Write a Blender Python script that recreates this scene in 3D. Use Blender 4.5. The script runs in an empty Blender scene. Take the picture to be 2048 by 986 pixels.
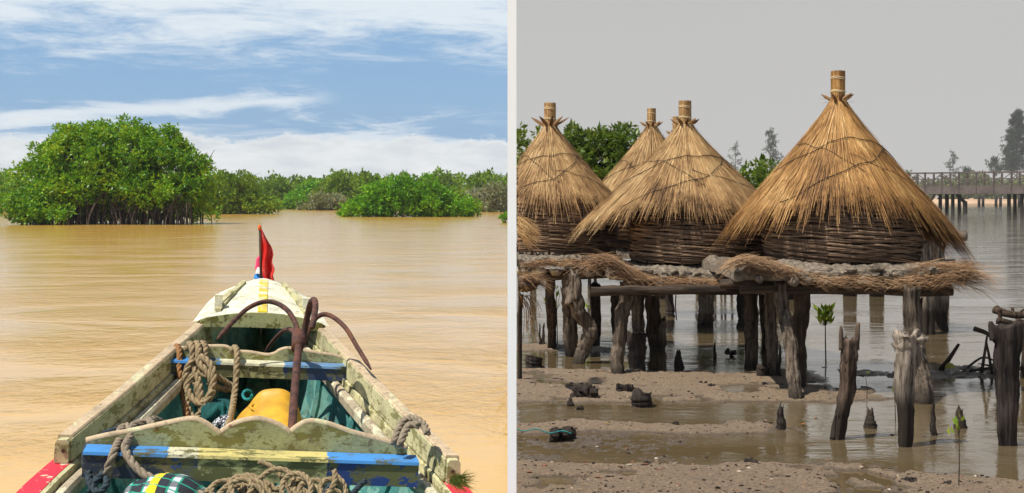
import bpy, math, random
import numpy as np
from mathutils import Matrix, Vector
random.seed(7); rng = np.random.default_rng(7)
S = bpy.context.scene; C = S.collection
PI = math.pi
F = 2700.0; HZ = 398.0; CH = 1.7          # measured focal length (px of a 2048 wide frame), horizon row, eye height

def P(px, py, Y): return ((px-1024)/F*Y, Y, CH-(py-HZ)/F*Y)
def G(px, py):
    Y = CH*F/(py-HZ); return ((px-1024)/F*Y, Y, 0.0)

# ------------------------------------------------------------------ materials
class NT:
    def __init__(s, tree): s.t = tree; s.n = tree.nodes; s.l = tree.links
    def new(s, typ, **kw):
        n = s.n.new(typ)
        for k, v in kw.items():
            if k[0] == '_': setattr(n, k[1:], v)
            else: s.put(n, k, v)
        return n
    def put(s, n, k, v):
        key = int(k[1:]) if (k[0] == 'i' and k[1:].isdigit()) else k.replace('__', ' ')
        if isinstance(v, bpy.types.NodeSocket): s.l.new(v, n.inputs[key])
        else: n.inputs[key].default_value = v
    def math(s, op, a, b=None, c=None, clamp=False):
        n = s.n.new('ShaderNodeMath'); n.operation = op; n.use_clamp = clamp
        for i, v in enumerate((a, b, c)):
            if v is None: continue
            if isinstance(v, bpy.types.NodeSocket): s.l.new(v, n.inputs[i])
            else: n.inputs[i].default_value = v
        return n.outputs[0]
    def mix(s, f, a, b):
        n = s.n.new('ShaderNodeMix'); n.data_type = 'RGBA'
        for i, v in ((0, f), (6, a), (7, b)):
            if isinstance(v, bpy.types.NodeSocket): s.l.new(v, n.inputs[i])
            elif i == 0: n.inputs[i].default_value = v
            else: n.inputs[i].default_value = (*v, 1) if len(v) == 3 else v
        return n.outputs[2]
    def sstep(s, x, a, b):
        n = s.n.new('ShaderNodeMapRange'); n.interpolation_type = 'SMOOTHSTEP'
        s.l.new(x, n.inputs[0]); n.inputs[1].default_value = a; n.inputs[2].default_value = b
        return n.outputs[0]
    def noise(s, vec, scale, detail=4, rough=.6, stretch=None, dist=0.0, off=(0, 0, 0)):
        if stretch is not None or off != (0, 0, 0):
            m = s.n.new('ShaderNodeMapping'); s.l.new(vec, m.inputs[0]); m.inputs['Scale'].default_value = stretch or (1, 1, 1)
            m.inputs['Location'].default_value = off; vec = m.outputs[0]
        n = s.n.new('ShaderNodeTexNoise'); s.l.new(vec, n.inputs['Vector'])
        n.inputs['Scale'].default_value = scale; n.inputs['Detail'].default_value = detail
        n.inputs['Roughness'].default_value = rough; n.inputs['Distortion'].default_value = dist
        return n.outputs[0]
    def ramp(s, x, stops):
        n = s.n.new('ShaderNodeValToRGB'); s.l.new(x, n.inputs[0]); e = n.color_ramp.elements
        while len(e) < len(stops): e.new(.5)
        for i, (p, c) in enumerate(stops): e[i].position = p; e[i].color = (*c, 1)
        return n.outputs[0]
    def bump(s, h, strength, dist):
        n = s.n.new('ShaderNodeBump'); s.l.new(h, n.inputs['Height']); n.inputs['Strength'].default_value = strength
        n.inputs['Distance'].default_value = dist; return n.outputs[0]

def material(name):
    m = bpy.data.materials.new(name); m.use_nodes = True; t = NT(m.node_tree)
    b = t.n['Principled BSDF']; co = t.new('ShaderNodeTexCoord')
    return m, t, b, co

def simple(name, col, rough=.8, var=.25, scale=8, bump=.3, bd=.005, stretch=(1, 1, 1), spec=.3):
    m, t, b, co = material(name)
    n = t.noise(co.outputs['Object'], scale, 6, .65, stretch)
    c = t.mix(t.sstep(n, .3, .7), tuple(x*(1-var) for x in col), tuple(min(1, x*(1+var)) for x in col))
    t.put(b, 'Base Color', c); b.inputs['Roughness'].default_value = rough; b.inputs['Specular IOR Level'].default_value = spec
    t.put(b, 'Normal', t.bump(n, bump, bd)); return m

def worn(name, paint, under, wood, under_t=.52, wood_t=.62, rough=.75, dirt=True, scale=7, grain=(1, 1, 1), paint2=None):
    """flaking paint: a top coat, an older coat showing through, bare wood, rust dots, grime"""
    m, t, b, co = material(name); o = co.outputs['Object']
    n1 = t.noise(o, scale, 9, .72, grain, .3); n2 = t.noise(o, scale*2.3, 9, .75, grain, .2, (3, 1, 7))
    n3 = t.noise(o, scale*9, 5, .7, grain, 0, (1, 9, 2))
    c = t.mix(t.sstep(n3, .35, .75), paint, tuple(x*.72 for x in paint))
    if paint2: c = t.mix(t.sstep(t.noise(o, 1.6, 4, .6, (1, 1, 1), 0, (5, 5, 5)), .5, .53), c, paint2)
    e1 = t.sstep(n1, under_t, under_t+.02); c = t.mix(e1, c, under)
    e2 = t.sstep(n2, wood_t, wood_t+.025); c = t.mix(e2, c, wood)
    v = t.new('ShaderNodeTexVoronoi', Scale=11.0); t.put(v, 'Vector', o)
    c = t.mix(t.math('MULTIPLY', t.sstep(v.outputs[0], .13, .05), .8), c, (.16, .05, .02))
    if dirt: c = t.mix(t.math('MULTIPLY', t.sstep(t.noise(o, 5, 9, .85, (1, 1, 1), 0, (8, 2, 2)), .45, .70), .70), c, (.10, .08, .05))
    t.put(b, 'Base Color', c); b.inputs['Roughness'].default_value = rough; b.inputs['Specular IOR Level'].default_value = .25
    h = t.math('SUBTRACT', t.math('MULTIPLY', n3, .3), t.math('ADD', t.math('MULTIPLY', e1, .5), e2))
    t.put(b, 'Normal', t.bump(h, .6, .004)); return m

def wood(name, dark, light, scale=6, rough=.9, axis=2, bump=.9, bd=.012, tide=None):
    m, t, b, co = material(name); o = co.outputs['Object']
    st = [7, 7, 7]; st[axis] = .6
    n = t.noise(o, scale, 8, .7, tuple(st), .4); n2 = t.noise(o, scale*.35, 4, .6)
    c = t.mix(t.sstep(n, .32, .68), dark, light)
    c = t.mix(t.math('MULTIPLY', t.sstep(n2, .4, .7), .5), c, tuple(x*.5 for x in dark))
    if tide:      # wet, algae-dark foot up to the tide line
        ge = t.new('ShaderNodeNewGeometry'); sx = t.new('ShaderNodeSeparateXYZ'); t.put(sx, 'Vector', ge.outputs['Position'])
        z = t.math('ADD', sx.outputs[2], t.math('MULTIPLY', n2, .35))
        c = t.mix(t.sstep(z, tide+.25, tide), c, (.035, .027, .02))
    t.put(b, 'Base Color', c); b.inputs['Roughness'].default_value = rough; b.inputs['Specular IOR Level'].default_value = .2
    t.put(b, 'Normal', t.bump(n, bump, bd)); return m

def island(name, stops, rough=.8, trans=0, noise_amt=0.0, nscale=2.0, spec=.2):
    """blades / leaves: each one its own tint"""
    m, t, b, co = material(name); g = t.new('ShaderNodeNewGeometry')
    x = g.outputs['Random Per Island']
    if noise_amt: x = t.math('ADD', t.math('MULTIPLY', x, 1-noise_amt), t.math('MULTIPLY', t.sstep(t.noise(co.outputs['Object'], nscale, 4, .6), .3, .7), noise_amt))
    c = t.ramp(x, stops); t.put(b, 'Base Color', c); b.inputs['Roughness'].default_value = rough; b.inputs['Specular IOR Level'].default_value = spec
    if trans:
        tr = t.new('ShaderNodeBsdfTranslucent'); t.put(tr, 'Color', t.mix(.5, c, (.25, .38, .02)))
        ms = t.new('ShaderNodeMixShader'); ms.inputs[0].default_value = trans
        t.l.new(b.outputs[0], ms.inputs[1]); t.l.new(tr.outputs[0], ms.inputs[2])
        t.l.new(ms.outputs[0], t.n['Material Output'].inputs[0])
    return m

M = {}
CREAM = (.58, .54, .30); OLIVE = (.20, .17, .06); BARE = (.42, .30, .19)
M['cream'] = worn('cream_paint', CREAM, (.25, .23, .09), BARE, .54, .60, scale=17, grain=(1, .3, 1))
M['creamdeck'] = worn('deck_paint', (.78, .76, .58), (.60, .56, .33), (.25, .19, .11), .56, .61, scale=16)
M['board'] = worn('board_paint', (.43, .43, .21), (.22, .20, .055), (.22, .18, .09), .52, .60, scale=13, grain=(.6, 1, 1))
M['beam'] = worn('beam_paint', (.46, .45, .20), (.16, .15, .035), (.22, .18, .09),   .52, .60, scale=9)
M['blue'] = worn('blue_paint', (.012, .055, .26), (.018, .035, .08), (.10, .12, .13), .48, .62, scale=8)
M['bluelight'] = worn('light_blue_paint', (.04, .26, .62), (.40, .50, .52), (.015, .10, .34), .50, .58, scale=9)
M['yellowtop'] = worn('yellow_edge_paint', (.72, .55, .04), (.66, .62, .42), (.42, .33, .2), .5, .6, scale=8)
M['cap'] = worn('worn_cap_wood', (.56, .43, .27), (.60, .55, .33), (.30, .21, .12), .56, .62, scale=10, grain=(1, .35, 1))
M['red'] = worn('red_paint', (.74, .035, .06), (.66, .56, .38), (.45, .34, .22), .60, .62, scale=12, dirt=False)
M['rail'] = worn('worn_rail_wood', (.46, .38, .26), (.62, .58, .40), (.28, .16, .07),   .52, .60, scale=9, grain=(1, .3, 1))
M['teal'] = worn('teal_paint', (.06, .235, .22), (.15, .34, .28), (.10, .08, .045), .5, .58, scale=5, grain=(1, .6, 1))
M['hullout'] = worn('hull_paint', (.55, .5, .35), (.1, .2, .4), BARE, .6, .66)
M['white'] = simple('white_pole_paint', (.97, .97, .96), .5, .01, 6, .05)
M['whitepaint'] = worn('white_prow_paint', (.78, .78, .76), (.6, .6, .5), (.3, .25, .2), .62, .68)
M['prowblue'] = simple('prow_blue', (.03, .22, .6), .6)
M['pink'] = simple('prow_pink', (.75, .05, .14), .6)
def rusty():
    m, t, b, co = material('rusty_iron'); o = co.outputs['Object']
    n = t.noise(o, 30, 8, .75); n2 = t.noise(o, 7, 4, .6)
    c = t.mix(t.sstep(n, .38, .62), (.028, .012, .010), (.12, .042, .024)); c = t.mix(t.math('MULTIPLY', t.sstep(n2, .52, .7), .5), c, (.22, .075, .025))
    t.put(b, 'Base Color', c); b.inputs['Roughness'].default_value = .8; t.put(b, 'Normal', t.bump(n, .9, .006)); return m
M['rust'] = rusty()
M['rope'] = simple('tan_rope', (.27, .20, .11), .95, .35, 60, .8, .004)
M['rope2'] = simple('grey_rope', (.23, .185, .13), .95, .35, 60, .8, .004)
M['ropedark'] = simple('dark_rope', (.03, .045, .055), .9, .5, 60, .8, .004)
M['ropeorange'] = simple('orange_brown_rope', (.26, .13, .05), .95, .35, 60, .8, .004)
M['ropeteal'] = simple('teal_rope', (.02, .22, .22), .8, .35, 60, .8, .004)
M['yellow'] = simple('yellow_plastic', (.62, .33, .02), .5, .25, 9, .25, .003, spec=.5)
M['tealcloth'] = simple('teal_cloth', (.006, .07, .065), .9, .5, 9, .6, .01)
M['redcloth'] = None
def redcloth():
    m, t, b, co = material('red_cloth'); o = co.outputs['Object']
    n = t.noise(o, 28, 3, .5, None, 2.5); n2 = t.noise(o, 9, 3)
    f = t.math('MULTIPLY', t.sstep(t.math('ABSOLUTE', t.math('SUBTRACT', n, .5)), .018, .006), t.sstep(n2, .46, .54))
    c = t.mix(f, (.72, .018, .012), (.75, .5, .45)); t.put(b, 'Base Color', c); b.inputs['Roughness'].default_value = .85
    tr = t.new('ShaderNodeBsdfTranslucent'); t.put(tr, 'Color', c); ms = t.new('ShaderNodeMixShader'); ms.inputs[0].default_value = .35
    t.l.new(b.outputs[0], ms.inputs[1]); t.l.new(tr.outputs[0], ms.inputs[2]); t.l.new(ms.outputs[0], t.n['Material Output'].inputs[0]); return m
M['redcloth'] = redcloth()
def stripes():
    m, t, b, co = material('striped_plaid'); sx = t.new('ShaderNodeSeparateXYZ'); t.put(sx, 'Vector', co.outputs['Object'])
    x = t.math('FRACT', t.math('MULTIPLY', sx.outputs[0], 11.0)); z = t.math('FRACT', t.math('MULTIPLY', t.math('ADD', sx.outputs[2], t.math('MULTIPLY', sx.outputs[1], .6)), 15.0))
    x2 = t.math('FRACT', t.math('MULTIPLY', sx.outputs[0], 5.5))
    n = t.new('ShaderNodeValToRGB'); n.color_ramp.interpolation = 'CONSTANT'; t.l.new(x, n.inputs[0]); e = n.color_ramp.elements
    while len(e) < 5: e.new(.5)
    for i, (p, c) in enumerate([(0, (.012, .014, .02)), (.38, (.01, .28, .17)), (.46, (.6, .6, .62)), (.72, (.01, .28, .17)), (.8, (.012, .014, .02))]): e[i].position = p; e[i].color = (*c, 1)
    c = t.mix(t.math('MULTIPLY', t.sstep(z, .49, .51), .75), n.outputs[0], (.012, .02, .03))
    c = t.mix(t.math('MULTIPLY', t.sstep(x2, .80, .81), t.sstep(x2, .995, .985)), c, (.75, .55, .01))
    z2 = t.math('FRACT', t.math('MULTIPLY', t.math('ADD', t.math('ADD', sx.outputs[2], sx.outputs[1]), t.math('MULTIPLY', sx.outputs[0], .5)), 13.0))
    c = t.mix(t.math('MULTIPLY', t.sstep(z2, .86, .88), .9), c, (.01, .30, .19))
    t.put(b, 'Base Color', c); b.inputs['Roughness'].default_value = .8; return m
M['stripes'] = stripes()
def check():
    m, t, b, co = material('checked_cloth'); ck = t.new('ShaderNodeTexChecker', Scale=55.0); t.put(ck, 'Vector', co.outputs['Object']); ck.inputs[1].default_value = (.02, .02, .025, 1); ck.inputs[2].default_value = (.5, .52, .55, 1); t.put(b, 'Base Color', ck.outputs[0]); return m
M['check'] = check()

STRAW = [(0, (.04, .02, .008)), (.25, (.15, .078, .028)), (.5, (.36, .205, .08)), (.8, (.54, .36, .16)), (1, (.82, .66, .38))]
STRAWG = [(0, (.04, .016, .005)), (.25, (.17, .075, .018)), (.5, (.36, .18, .05)), (.8, (.50, .28, .09)), (1, (.80, .58, .26))]
STRAWR = [(0, (.06, .03, .015)), (.3, (.15, .08, .04)), (.7, (.30, .18, .09)), (1, (.48, .33, .19))]
M['straw'] = island('dry_straw', STRAW, .75, 0, .55, 1.6, .35)
M['strawg'] = island('golden_straw', STRAWG, .7, 0, .45, 2.2, .4)
M['strawr'] = island('brown_thatch_fringe', STRAWR, .85, 0, .3, 3)
M['strawbase'] = simple('thatch_underlayer', (.20, .12, .05), .95, .4, 18, 1, .02, (1, 1, .3))
M['wicker'] = island('woven_branches', [(0, (.07, .044, .028)), (.5, (.16, .10, .062)), (1, (.34, .23, .145))], .85, 0, .2)
M['dark'] = simple('basket_gap_shade', (.012, .009, .007), 1)  # near-black colour painting the shade seen between the basket rods
M['postgrey'] = wood('weathered_post_wood', (.026, .019, .013), (.25, .192, .14), 4, tide=.16, bd=.022)
M['postbrown'] = wood('brown_post_wood', (.022, .015, .010), (.14, .095, .064), 4, tide=.18, bd=.022)
M['postpale'] = wood('bleached_stump_wood', (.06, .04, .028), (.52, .43, .34), 4.5, tide=.42, bd=.025)
M['postdark'] = wood('blackened_wood', (.012, .009, .008), (.06, .045, .035), 4)
M['stumpred'] = wood('reddish_stump_wood', (.022, .015, .011), (.19, .13, .092), 4.5, tide=.30, bd=.025)
M['stumpblack'] = wood('charcoal_stump_wood', (.008, .006, .006), (.075, .056, .046), 4, bd=.02)
M['log'] = wood('log_wood', (.02, .014, .010), (.115, .082, .058), 3.2, axis=0)
M['logend'] = simple('log_end_wood', (.15, .115, .085), .9, .4, 20, .8, .01)
M['mud'] = simple('dried_mud', (.22, .178, .13), .95, .5, 22, 1, .05)
M['bridge'] = wood('bridge_timber', (.085, .065, .055), (.20, .16, .14), 2, axis=0)
M['bridgepile'] = simple('bridge_pile_wood', (.03, .025, .022), .9)
M['wire'] = simple('dark_cord', (.035, .025, .018), .9)
M['twine'] = simple('pale_twine', (.55, .44, .26), .9)
M['stone'] = simple('pale_stones', (.34, .29, .22), .9, .5, 20, .8, .01)
LEAFG = [(0, (.018, .085, .005)), (.35, (.08, .27, .006)), (.7, (.25, .44, .008)), (.93, (.46, .52, .012)), (1, (.58, .42, .02))]
M['leafbig'] = island('mangrove_leaves', LEAFG, .45, .28, .35, .5, .4)
M['leafdull'] = island('dull_mangrove_leaves', [(0, (.05, .11, .010)), (.5, (.14, .25, .010)), (1, (.29, .37, .02))], .55, .25, .4, .3)
M['leafbright'] = island('bright_mangrove_leaves', [(0, (.025, .12, .008)), (.5, (.12, .36, .01)), (1, (.34, .54, .012))], .5, .28, .4, .4)
M['leafgrey'] = island('grey_green_leaves', [(0, (.11, .12, .05)), (.5, (.20, .22, .10)), (1, (.36, .34, .22))], .7, .2, .4, .3)
M['leaflagoon'] = island('lagoon_mangrove_leaves', [(0, (.04, .08, .012)), (.5, (.09, .145, .02)), (.9, (.19, .23, .03)), (1, (.42, .38, .06))], .4, .3, .3, 1.5, .5)
M['leafseed'] = island('seedling_leaves', [(0, (.12, .22, .02)), (.6, (.26, .36, .03)), (1, (.50, .48, .06))], .45, .35)
M['leaffar'] = island('casuarina_needles', [(0, (.030, .042, .028)), (.5, (.045, .06, .04)), (1, (.075, .085, .06))], .8, .1)
M['leaffargreen'] = island('far_green_leaves', [(0, (.06, .08, .02)), (1, (.16, .17, .05))], .8, .1)
M['bark'] = simple('bark', (.10, .075, .055), .95, .4, 6, .8, .02, (4, 4, .6))
M['root'] = simple('prop_roots', (.06, .045, .036), .9, .4, 5, .5, .02)
M['palebark'] = simple('bleached_branches', (.42, .38, .32), .9, .3, 5)
M['grass'] = island('grass_blades', [(0, (.08, .13, .02)), (1, (.22, .25, .05))], .7)

# ------------------------------------------------------------------ mesh helpers
def link(name, V, Fc, mat=None, parent=None, smooth=False, origin=None):
    V = np.asarray(V, dtype=float).reshape(-1, 3)
    if origin is not None: V = V-np.array(origin)
    me = bpy.data.meshes.new(name); me.from_pydata(V.tolist(), [], Fc if isinstance(Fc, list) else Fc.tolist()); me.update()
    if smooth: me.polygons.foreach_set('use_smooth', [True]*len(me.polygons))
    o = bpy.data.objects.new(name, me); C.objects.link(o)
    if mat is not None: me.materials.append(M[mat] if isinstance(mat, str) else mat)
    if parent is not None: o.parent = parent
    if origin is not None: o.location = origin
    return o
def tag(o, label=None, cat=None, group=None, kind=None):
    if label: o['label'] = label
    if cat: o['category'] = cat
    if group: o['group'] = group
    if kind: o['kind'] = kind
    return o
def thing(name, loc, label, cat, group=None):
    o = bpy.data.objects.new(name, None); C.objects.link(o); o.location = loc; o.empty_display_size = .2
    return tag(o, label, cat, group)

class MB:
    def __init__(s): s.v = []; s.f = []
    def add(s, V, Fc):
        b = len(s.v); s.v += [tuple(map(float, p)) for p in V]; s.f += [tuple(int(i)+b for i in f) for f in Fc]
    def tube(s, pts, rad, seg=6, gnarl=0, cap=True, flat=None, jag=0, seed=None):
        pts = [Vector(p) for p in pts]; n = len(pts)
        if not hasattr(rad, '__len__'): rad = [rad]*n
        r_ = random.Random(seed if seed is not None else random.random())
        tan = [(pts[min(i+1, n-1)]-pts[max(i-1, 0)]).normalized() for i in range(n)]
        up = Vector((0, 0, 1)) if abs(tan[0].z) < .9 else Vector((1, 0, 0))
        x = tan[0].cross(up).normalized(); V = []
        prof = [1+gnarl*(r_.random()-.5)*2 for _ in range(seg)]
        for i in range(n):
            x = (x-tan[i]*x.dot(tan[i])).normalized(); y = tan[i].cross(x)
            for k in range(seg):
                a = 2*PI*k/seg; q = rad[i]*(prof[k]+gnarl*.5*(r_.random()-.5))
                p = pts[i]+(x*math.cos(a)*(flat[0] if flat else 1)+y*math.sin(a)*(flat[1] if flat else 1))*q
                if jag and i == n-1: p += tan[i]*jag*(r_.random()-.35)*(1.6 if k % 2 else .5)
                V.append(p)
        Fc = [(i*seg+k, i*seg+(k+1) % seg, (i+1)*seg+(k+1) % seg, (i+1)*seg+k) for i in range(n-1) for k in range(seg)]
        if cap:
            Fc.append(tuple(range(seg-1, -1, -1)))
            if jag:
                V.append(pts[-1]-tan[-1]*jag*.7); c = len(V)-1
                Fc += [((n-1)*seg+k, (n-1)*seg+(k+1) % seg, c) for k in range(seg)]
            else: Fc.append(tuple(range((n-1)*seg, n*seg)))
        s.add(V, Fc); return s
    def box(s, a, b):
        (x0, y0, z0), (x1, y1, z1) = a, b
        V = [(x0, y0, z0), (x1, y0, z0), (x1, y1, z0), (x0, y1, z0), (x0, y0, z1), (x1, y0, z1), (x1, y1, z1), (x0, y1, z1)]
        s.add(V, [(0, 3, 2, 1), (4, 5, 6, 7), (0, 1, 5, 4), (1, 2, 6, 5), (2, 3, 7, 6), (3, 0, 4, 7)]); return s
    def beam(s, p, q, w, h, n=1, wob=0):
        """bar of width w (horizontal) and height h from p to q"""
        p, q = Vector(p), Vector(q); d = (q-p).normalized(); up = Vector((0, 0, 1))
        if abs(d.z) > .95: up = Vector((0, 1, 0))
        x = d.cross(up).normalized(); y = x.cross(d); V = []
        for i in range(n+1):
            c = p.lerp(q, i/n)+Vector((random.uniform(-1, 1), random.uniform(-1, 1), random.uniform(-1, 1)))*wob
            for sx, sy in ((-1, -1), (1, -1), (1, 1), (-1, 1)): V.append(c+x*sx*w/2+y*sy*h/2)
        Fc = [(i*4+k, i*4+(k+1) % 4, i*4+4+(k+1) % 4, i*4+4+k) for i in range(n) for k in range(4)]
        Fc += [(3, 2, 1, 0), tuple(range(n*4, n*4+4))]; s.add(V, Fc); return s
    def loft(s, rings, closed=True, caps=True):
        n = len(rings[0]); b = len(s.v); V = [p for r in rings for p in r]; Fc = []
        for i in range(len(rings)-1):
            for k in range(n if closed else n-1):
                Fc.append((i*n+k, i*n+(k+1) % n, (i+1)*n+(k+1) % n, (i+1)*n+k))
        if caps and closed: Fc += [tuple(range(n-1, -1, -1)), tuple(range((len(rings)-1)*n, len(rings)*n))]
        s.add(V, Fc); return s
    def make(s, name, mat, parent=None, smooth=False, origin=None): return link(name, s.v, s.f, mat, parent, smooth, origin)

def lump(c, r, seed, n=10, m=7, rough=.25):
    """rough rounded stone / mud lump"""
    r_ = random.Random(seed); V = []; Fc = []
    for i in range(m+1):
        th = PI*i/m
        for k in range(n):
            a = 2*PI*k/n; q = 1+rough*(r_.random()-.5)*(0 if i in (0, m) else 2)
            V.append((c[0]+r[0]*q*math.sin(th)*math.cos(a), c[1]+r[1]*q*math.sin(th)*math.sin(a), c[2]+r[2]*q*math.cos(th)))
    for i in range(m):
        for k in range(n): Fc.append((i*n+k, (i+1)*n+k, (i+1)*n+(k+1) % n, i*n+(k+1) % n))
    return V, Fc

def catmull(pts, per=6):
    P_ = [Vector(p) for p in pts]; out = []
    for i in range(len(P_)-1):
        p0 = P_[max(i-1, 0)]; p1 = P_[i]; p2 = P_[i+1]; p3 = P_[min(i+2, len(P_)-1)]
        for k in range(per):
            t = k/per; out.append(.5*((2*p1)+(p2-p0)*t+(2*p0-5*p1+4*p2-p3)*t*t+(3*p1-p0-3*p2+p3)*t**3))
    out.append(P_[-1]); return out

def rope_mb(mb, pts, r, per=8, pitch=None, strands=3):
    """laid rope: three helical strands"""
    c = catmull(pts, per); dense = [c[0]]
    step = r*.55
    for a, b in zip(c, c[1:]):
        k = max(1, int((b-a).length/step))
        for j in range(1, k+1): dense.append(a.lerp(b, j/k))
    pitch = pitch or r*6.5; L = 0; n = len(dense); tan = [(dense[min(i+1, n-1)]-dense[max(i-1, 0)]).normalized() for i in range(n)]
    x = tan[0].cross(Vector((0.3, .2, 1))).normalized(); paths = [[] for _ in range(strands)]
    for i in range(n):
        if i: L += (dense[i]-dense[i-1]).length
        x = (x-tan[i]*x.dot(tan[i])).normalized(); y = tan[i].cross(x)
        for s_ in range(strands):
            a = 2*PI*(s_/strands+L/pitch); paths[s_].append(dense[i]+(x*math.cos(a)+y*math.sin(a))*r*.48)
    for p in paths: mb.tube(p, r*.60, 5)
def rope(name, paths, r, mat, label, group=None, cat='rope'):
    mb = MB()
    for p in paths: rope_mb(mb, p, r)
    o = mb.make(name, mat, None, True, origin=tuple(paths[0][0])); return tag(o, label, cat, group)

# ------------------------------------------------------------------ camera, world, sun
cam = bpy.data.cameras.new('camera'); co_ = bpy.data.objects.new('camera', cam); C.objects.link(co_); S.camera = co_
co_.location = (0, 0, CH); co_.rotation_euler = (PI/2, 0, 0); cam.sensor_width = 36; cam.lens = F/2048*36
cam.shift_y = -(493-HZ)/2048; cam.clip_end = 6000; cam.clip_start = .05
SUN_EL = math.radians(61); sd = Vector((-.83, -.50, 0)).normalized()*math.cos(SUN_EL); sd.z = math.sin(SUN_EL)   # towards the sun
sl = bpy.data.lights.new('sun', 'SUN'); so = bpy.data.objects.new('sun', sl); C.objects.link(so)
sl.energy = 5.0; sl.angle = math.radians(.55); sl.color = (1, .95, .87)
so.rotation_euler = (-sd).to_track_quat('-Z', 'Y').to_euler(); so.location = (0, 0, 50)
W = bpy.data.worlds.new('World'); S.world = W; W.use_nodes = True
w = NT(W.node_tree); bg = w.n['Background']; bg.inputs[1].default_value = .1
sky = w.new('ShaderNodeTexSky'); sky.sky_type = 'NISHITA'; sky.sun_disc = False; sky.sun_elevation = SUN_EL
sky.sun_rotation = math.atan2(sd.x, sd.y); sky.air_density = 1.0; sky.dust_density = 1.2; sky.ozone_density = 1.5
tc = w.new('ShaderNodeTexCoord'); sx = w.new('ShaderNodeSeparateXYZ'); w.put(sx, 'Vector', tc.outputs['Generated'])
az = w.math('ARCTAN2', sx.outputs[0], sx.outputs[1]); el = w.math('ARCSINE', sx.outputs[2])
cv = w.new('ShaderNodeCombineXYZ'); w.put(cv, 'X', az); w.put(cv, 'Y', el); AE = cv.outputs[0]
blue = w.mix(w.sstep(el, .04, .7), (1.85, 3.65, 6.1), (.75, 1.6, 3.4))
blue = w.mix(.2, blue, sky.outputs[0])
wisp = w.noise(AE, 1, 9, .68, (9, 60, 1), .6, (2.3, .7, 0)); wisp2 = w.noise(AE, 1, 8, .7, (26, 110, 1), .5, (7, 2, 3)); soft = w.noise(AE, 1, 4, .5, (4, 14, 1), .2, (1.3, 4, 0))
top = w.math('ADD', w.math('MULTIPLY', w.math('SUBTRACT', el, .108), 11.0), w.math('ADD', w.math('MULTIPLY', w.math('SUBTRACT', wisp, .5), 1.5), w.math('MULTIPLY', w.math('SUBTRACT', wisp2, .5), .7)))
c1 = w.math('MULTIPLY', w.sstep(top, -.2, .42), w.sstep(el, .5, .2))
c1 = w.math('MULTIPLY', c1, .85)
# long thin streak, rising to the right
line = w.math('SUBTRACT', el, w.math('ADD', .0640, w.math('MULTIPLY', w.math('ADD', az, .268), .075)))
thick = w.math('ADD', .0020, w.math('MULTIPLY', w.math('MAXIMUM', w.math('SUBTRACT', wisp, .35), 0.0), .045))
c2 = w.math('SUBTRACT', 1.0, w.math('DIVIDE', w.math('ABSOLUTE', line), thick))
c2 = w.math('MULTIPLY', w.sstep(w.math('ADD', c2, w.math('MULTIPLY', w.math('SUBTRACT', wisp2, .5), 1.3)), -.1, 1.0), w.sstep(az, -.12, -.17))
c2 = w.math('MULTIPLY', c2, .8)
low = w.sstep(w.math('ADD', w.math('MULTIPLY', w.math('SUBTRACT', .066, el), 22.0), w.math('MULTIPLY', w.math('SUBTRACT', wisp, .52), 3.2)), .0, .7)
c4 = w.math('MULTIPLY', w.math('MULTIPLY', low, w.sstep(el, .074, .062)), .75)
puff = w.noise(AE, 1, 7, .62, (34, 60, 1), .1, (4, 1, 0)); puffb = w.noise(AE, 1, 2, .5, (11, 3, 1), 0, (2, 9, 0))
edge = w.math('ADD', .0455, w.math('ADD', w.math('MULTIPLY', w.math('SUBTRACT', puff, .5), .030), w.math('MULTIPLY', w.math('SUBTRACT', puffb, .5), .016)))
c3 = w.sstep(w.math('SUBTRACT', edge, el), -.001, .0042)
ccol = w.mix(w.sstep(w.noise(AE, 1, 7, .6, (14, 55, 1), .2, (9, 3, 1)), .35, .65), (5.6, 6.05, 6.4), (7.2, 7.4, 7.5))
ccol = w.mix(w.math('MULTIPLY', w.sstep(w.math('SUBTRACT', edge, el), .008, .0), .6), ccol, (8.0, 8.1, 8.1))
L = w.mix(w.math('MAXIMUM', c1, c2), blue, (7.1, 7.6, 7.9)); L = w.mix(c4, L, (7.0, 7.5, 7.8)); L = w.mix(c3, L, ccol)
haze_col = w.mix(w.sstep(el, 0, .2), (4.55, 4.50, 4.41), (4.36, 4.34, 4.30)); haze_col = w.mix(w.sstep(el, .17, .7), haze_col, (1.9, 2.2, 2.8))
haze_col = w.mix(w.math('MULTIPLY', w.sstep(soft, .3, .7), .06), haze_col, (5.6, 5.6, 5.6))
side = w.sstep(az, -.0006, .0006); side = w.math('MULTIPLY', side, w.sstep(az, 3.0, 2.4))
w.put(bg, 'Color', w.mix(side, L, haze_col))
S.view_settings.view_transform = 'Standard'; S.view_settings.look = 'None'; S.view_settings.exposure = .28; S.view_settings.gamma = 1
S.render.resolution_x = 1024; S.render.resolution_y = 493
S.render.engine = 'CYCLES'; S.cycles.max_bounces = 6; S.cycles.transparent_max_bounces = 4

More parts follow.
